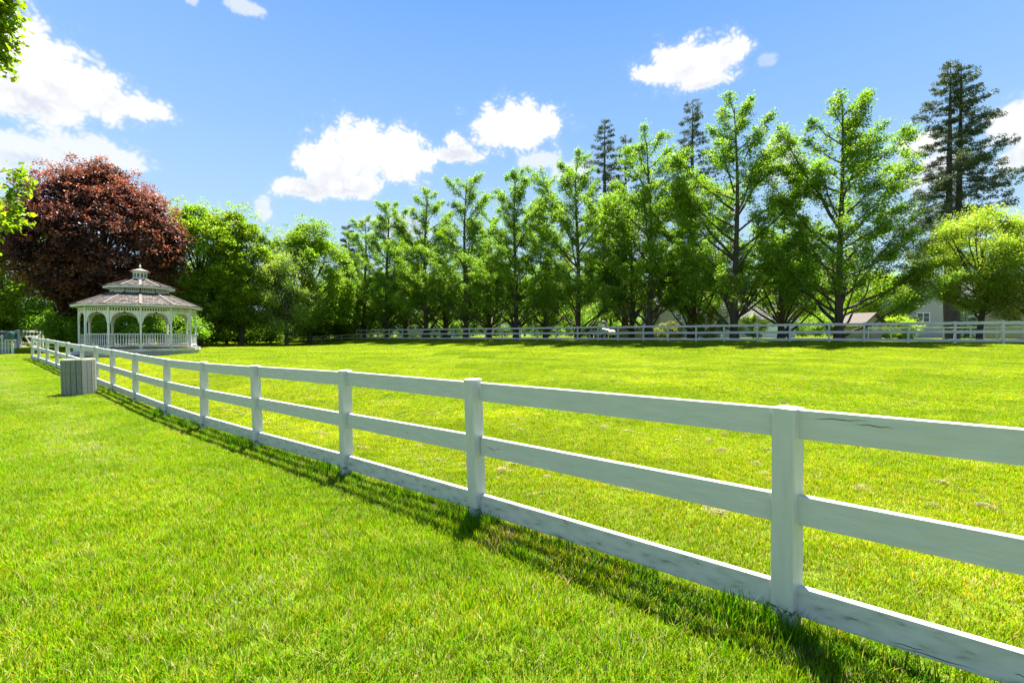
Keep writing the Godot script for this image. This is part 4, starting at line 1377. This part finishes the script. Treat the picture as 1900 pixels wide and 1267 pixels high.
func make_vehicles() -> void:
	rng.seed = 33
	# the open white utility vehicle: local x forwards, turned towards the camera's right
	var t := thing("utility_vehicle", "open white utility vehicle with roll frame and windscreen parked behind the far fence", "vehicle", spot(1114, 50.0), -0.75)
	var tub := MB.new()
	var side := PackedVector2Array([Vector2(-1.35, 0.45), Vector2(-0.9, 0.45), Vector2(-0.75, 0.62), Vector2(-0.5, 0.45), Vector2(0.55, 0.45), Vector2(0.6, 0.95), Vector2(-0.1, 0.85), Vector2(-0.2, 1.0), Vector2(-1.35, 1.05)])
	tub.prism(side, Transform3D(), 1.42)
	part("body", tub.mesh(), M.car_green, t)
	var hood := MB.new()
	hood.prism(PackedVector2Array([Vector2(0.6, 0.5), Vector2(1.35, 0.5), Vector2(1.42, 0.82), Vector2(1.25, 1.0), Vector2(0.58, 1.12)]), Transform3D(), 1.36)
	part("hood", hood.mesh(), M.car_white, t)
	var gr := MB.new()
	gr.box(Vector3(1.405, 0.72, 0), Vector3(0.03, 0.16, 0.42))
	part("grille", gr.mesh(), M.dark, t)
	for s in [-1.0, 1.0]:
		var hl := MB.new()
		hl.lathe([[0.0, 0.0], [0.09, 0.0], [0.08, 0.05], [0.0, 0.06]], 12)
		part("headlight", hl.mesh(), M.metal, t, Transform3D(Basis(Vector3(0, 0, 1), -PI / 2), Vector3(1.39, 0.76, s * 0.46)))
		for x in [0.98, -0.82]: wheel(t, Vector3(x, 0.33, s * 0.66), 0.33, 0.24)
	var bp := MB.new()
	bp.cbox(Vector3(1.45, 0.55, 0), Vector3(0.1, 0.12, 1.3), 0.02)
	part("bumper", bp.mesh(), M.car_white, t)
	var cage := MB.new()
	for s in [-1.0, 1.0]:
		rod(cage, Vector3(0.62, 1.08, s * 0.68), Vector3(0.28, 1.9, s * 0.6), 0.04)
		rod(cage, Vector3(0.28, 1.9, s * 0.6), Vector3(-0.85, 1.92, s * 0.6), 0.04)
		rod(cage, Vector3(-0.85, 1.92, s * 0.6), Vector3(-1.1, 1.0, s * 0.68), 0.04)
	for x in [[0.28, 1.9], [-0.85, 1.92], [0.6, 1.12]]:
		rod(cage, Vector3(x[0], x[1], -0.62), Vector3(x[0], x[1], 0.62), 0.04)
	part("roll_frame", cage.mesh(), M.car_white, t)
	var ws := MB.new()
	ws.quad(Vector3(0.59, 1.14, 0.62), Vector3(0.59, 1.14, -0.62), Vector3(0.3, 1.86, -0.55), Vector3(0.3, 1.86, 0.55))
	part("windscreen", ws.mesh(), M.pane, t)
	var rf := MB.new()
	rf.cbox(Vector3(-0.28, 1.95, 0), Vector3(1.2, 0.05, 1.26), 0.02)
	part("roof", rf.mesh(), M.car_white, t)
	for s in [-0.33, 0.33]:
		var seat := MB.new()
		seat.cbox(Vector3(-0.45, 0.98, s), Vector3(0.5, 0.16, 0.5), 0.04)
		seat.cbox(Vector3(-0.72, 1.3, s), Vector3(0.14, 0.6, 0.5), 0.05)
		part("seat", seat.mesh(), M.dark, t)
	var sw := MB.new()
	rod(sw, Vector3(0.5, 1.0, 0.3), Vector3(0.15, 1.22, 0.3), 0.02)
	part("steering_column", sw.mesh(), M.dark, t)
	# two cars far behind the row
	car("white parked van seen through the far fence under the seventh feathery tree", "parked_van", spot(770, 76.0), 0.2, M.car_white, [[-2.2, 0.4], [2.2, 0.4], [2.25, 0.95], [1.6, 1.1], [0.95, 1.9], [-2.1, 1.95], [-2.25, 1.2]], [[0.9, 1.15, 1.75], [-0.3, 1.15, 1.75], [-1.5, 1.15, 1.75]])
	car("pale beige parked car behind the far fence, next to the white van", "parked_car", spot(814, 72.0), -0.5, M.car_beige, [[-2.1, 0.35], [2.1, 0.35], [2.15, 0.75], [1.25, 0.95], [0.55, 1.48], [-1.0, 1.52], [-1.7, 1.05], [-2.15, 0.95]], [[0.45, 0.98, 1.4], [-0.7, 0.98, 1.42]])

func car(label: String, called: String, at: Vector3, turn: float, m: Material, outline: Array, windows: Array) -> void:
	var t := thing(called, label, "van" if called == "parked_van" else "car", at, turn)
	var o := PackedVector2Array()
	for p in outline: o.append(Vector2(p[0], p[1]))
	var b := MB.new()
	b.prism(o, Transform3D(), 1.75)
	part("body", b.mesh(), m, t)
	for s in [-1.0, 1.0]:
		for w in windows:
			var g := MB.new()
			g.box(Vector3(w[0] - 0.25, (w[1] + w[2]) / 2, s * 0.885), Vector3(0.85, w[2] - w[1], 0.02))
			part("window", g.mesh(), M.glass, t)
		for x in [-1.35, 1.35]: wheel(t, Vector3(x, 0.34, s * 0.8), 0.34, 0.22)
		var hl := MB.new()
		hl.cbox(Vector3(2.14, 0.68, s * 0.62), Vector3(0.06, 0.14, 0.3), 0.01)
		part("headlight", hl.mesh(), M.metal, t)

# ------------------------------------------------------------------ buildings
func window_part(parent: Node3D, at: Vector3, w: float, h: float, lights: int) -> void:
	var f := MB.new()
	f.box(Vector3(0, h / 2 + 0.05, 0), Vector3(w + 0.2, 0.1, 0.08))
	f.box(Vector3(0, -h / 2 - 0.05, 0), Vector3(w + 0.24, 0.1, 0.12))
	for k in lights + 1:
		f.box(Vector3(-w / 2 + w * k / lights, 0, 0), Vector3(0.09, h, 0.08))
	var o := part("window", f.mesh(), M.trim, parent, Transform3D(Basis(), at))
	for k in lights:
		var g := MB.new()
		g.box(Vector3(-w / 2 + w * (k + 0.5) / lights, 0, -0.01), Vector3(w / lights - 0.09, h, 0.02))
		part("pane", g.mesh(), M.glass, o)
		var bar := MB.new()
		bar.box(Vector3(-w / 2 + w * (k + 0.5) / lights, 0, 0.01), Vector3(w / lights - 0.09, 0.045, 0.03))
		part("sash_bar", bar.mesh(), M.trim, o)

func house(called: String, label: String, at: Vector3, turn: float, size: Vector3, roof_h: float, wall: Material, roof: Material, windows: Array, gable := false) -> Node3D:
	var t := thing(called, label, "shed" if called == "garden_shed" else "house", at, turn)
	var w := MB.new()
	w.box(Vector3(0, size.y / 2 - 0.2, -size.z / 2), Vector3(size.x, size.y + 0.4, size.z))
	if gable:
		w.prism(PackedVector2Array([Vector2(-size.x / 2, size.y), Vector2(size.x / 2, size.y), Vector2(0, size.y + roof_h)]), Transform3D(Basis(), Vector3(0, 0, -size.z / 2)), size.z)
	else:
		w.prism(PackedVector2Array([Vector2(-size.z / 2, size.y), Vector2(size.z / 2, size.y), Vector2(0, size.y + roof_h)]), Transform3D(Basis(Vector3.UP, PI / 2), Vector3(0, 0, -size.z / 2)), size.x)
	part("wall", w.mesh(), wall, t)
	var over := 0.4
	var span := (size.x if gable else size.z) / 2
	var run := (size.z if gable else size.x) + over * 2
	var l := sqrt(span * span + roof_h * roof_h) + over
	var tilt := atan2(roof_h, span)
	for s in [-1.0, 1.0]:
		var b := MB.new()
		var base := Basis() if gable else Basis(Vector3.UP, PI / 2)
		var q := base * Basis(Vector3(0, 0, 1), -s * tilt)
		b.box(Vector3.ZERO, Vector3(l, 0.14, run), q)
		var c := Vector3(0, size.y + roof_h + 0.09, -size.z / 2) + q * Vector3(s * l / 2, 0, 0)
		part("roof_slope", b.mesh(), roof, t, Transform3D(Basis(), c))
		var g := MB.new()
		g.box(Vector3.ZERO, Vector3(0.06, 0.2, run + 0.02), base)
		part("eave_board", g.mesh(), M.trim, t, Transform3D(Basis(), Vector3(0, size.y + roof_h + 0.02, -size.z / 2) + q * Vector3(s * (l + 0.03), -0.05, 0)))
	for e in windows:
		window_part(t, Vector3(e[0], e[1], 0.045), e[2], e[3], e[4])
	return t

func make_buildings() -> void:
	rng.seed = 55
	house("grey_house", "pale grey sided house with white windows behind the tall double-trunked conifer", spot(1745, 66.0), -0.12, Vector3(9.6, 6.3, 8.0), 2.6, M.siding, M.roof_dark, [[-2.2, 2.9, 1.6, 1.2, 2], [-2.6, 5.0, 0.9, 1.0, 1], [1.3, 2.9, 0.8, 0.9, 1], [3.4, 5.0, 1.0, 1.0, 1]])
	var h := house("tan_house", "tan sided house cut by the frame edge behind the orange post", spot(1965, 50.0), -0.2, Vector3(6.6, 4.4, 6.0), 2.0, M.siding_tan, M.roof_dark, [[-1.7, 2.9, 1.2, 1.2, 2]])
	var dm := MB.new()
	dm.cbox(Vector3(-1.2, 0.75, 0.03), Vector3(0.95, 1.9, 0.06), 0.01)
	part("door", dm.mesh(), M.dark, h)
	var rl := MB.new()
	rl.cbox(Vector3(-1.6, 1.42, 0.35), Vector3(2.0, 0.1, 0.08), 0.01)
	part("awning_rail", rl.mesh(), M.trim, h)
	var s := house("garden_shed", "small tan shed with shingled gable roof behind the nearest feathery tree", spot(1620, 50.0), 0.35, Vector3(2.9, 1.75, 2.6), 0.95, M.siding_tan, M.roof_tan, [[0.2, 1.35, 0.6, 0.5, 1]], true)
	var sd := MB.new()
	sd.cbox(Vector3(-0.75, 0.8, 0.03), Vector3(0.8, 1.6, 0.05), 0.01)
	part("door", sd.mesh(), M.brown, s)
	var w := house("white_house", "white garage front with grey roof between the two feathery trees nearest the conifer", spot(1425, 72.0), 0.1, Vector3(9.0, 2.9, 8.0), 3.6, M.siding_white, M.roof_grey, [])
	var gd := MB.new()
	gd.cbox(Vector3(0.2, 1.1, 0.03), Vector3(4.6, 2.2, 0.06), 0.01)
	var door := part("garage_door", gd.mesh(), M.trim, w)
	for k in 4:
		var g := MB.new()
		g.box(Vector3(-1.5 + k * 1.13, 1.85, 0.065), Vector3(0.6, 0.36, 0.012))
		part("pane", g.mesh(), M.glass, door)
	var b := house("beige_house", "beige house with small entrance gable between the second and third feathery trees", spot(1288, 68.0), 0.05, Vector3(10.0, 4.6, 8.0), 2.6, M.siding, M.roof_dark, [[-2.3, 3.0, 0.9, 0.9, 1], [1.0, 2.9, 1.3, 0.9, 2]])
	var porch := MB.new()
	porch.prism(PackedVector2Array([Vector2(-1.3, 3.0), Vector2(1.3, 3.0), Vector2(0, 3.9)]), Transform3D(Basis(), Vector3(2.2, 0, 0.8)), 1.6)
	part("porch_gable", porch.mesh(), M.roof_tan, b)
	for x in [1.1, 3.3]:
		var col := MB.new()
		col.cbox(Vector3(x, 1.45, 1.4), Vector3(0.3, 3.1, 0.3), 0.02)
		part("porch_column", col.mesh(), M.trim, b)
	house("far_house", "distant pale house glimpsed between the sixth and seventh feathery trees", spot(800, 98.0), 0.2, Vector3(14.0, 3.4, 9.0), 2.6, M.siding_white, M.roof_grey, [[-3, 1.8, 1.6, 1.2, 2], [2, 1.8, 1.6, 1.2, 2]])
	# tan board wall behind the utility vehicle
	var a := spot(1136, 55.5)
	var wall := thing("board_wall", "low tan board wall behind the utility vehicle", "wall", a)
	var e := spot(1262, 54.0)
	var u := e - a
	var l := u.length()
	u = u.normalized()
	for k in 28:
		var bm := MB.new()
		bm.cbox(Vector3(0, 0.66 + r(-0.02, 0.02), 0), Vector3(l / 28 - 0.012, 1.5, 0.04), 0.005)
		part("board", bm.mesh(), M.brown, wall, Transform3D(Basis(Vector3.UP, atan2(-u.z, u.x)), u * l * (k + 0.5) / 28.0 + Vector3(0, 0, r(-0.006, 0.006))))

# ------------------------------------------------------------------ everything
func _ready() -> void:
	var cam := Camera3D.new()
	cam.name = "camera"
	cam.position = Vector3(0, EYE, 0)
	cam.rotation.x = -atan2(13.5, FOCAL)
	cam.fov = rad_to_deg(2.0 * atan2(633.5, FOCAL))
	cam.near = 0.05
	cam.far = 2000.0
	cam.current = true
	add_child(cam)
	swell.seed = 4
	swell.frequency = 0.16
	patch_noise.seed = 9
	patch_noise.frequency = 0.22
	patch_noise.fractal_octaves = 3
	fine_noise.seed = 19
	fine_noise.frequency = 0.9
	fine_noise.fractal_octaves = 2
	rng.seed = 1
	var env := Environment.new()
	env.background_mode = Environment.BG_SKY
	env.sky = make_sky()
	env.tonemap_mode = Environment.TONE_MAPPER_LINEAR
	env.tonemap_exposure = EXPOSURE
	env.sdfgi_enabled = true
	env.ssao_enabled = true
	env.ssil_enabled = true
	var we := WorldEnvironment.new()
	we.environment = env
	add_child(we)
	var sun := DirectionalLight3D.new()
	sun.name = "sun"
	sun.light_energy = 1.6
	sun.light_color = Color(1.0, 0.965, 0.9)
	sun.light_angular_distance = 0.5
	sun.shadow_enabled = true
	add_child(sun)
	sun.look_at_from_position(Vector3(0.05, 1.0, -0.39) * 100.0, Vector3.ZERO, Vector3(0, 0, 1))
	make_materials()
	make_ground()
	make_near_fence()
	make_far_fences()
	make_buildings()
	make_gazebo()
	make_trees()
	make_bin()
	make_gate()
	make_vehicles()
	rng.seed = 2
	make_grass()
	make_tufts()
	make_clippings()
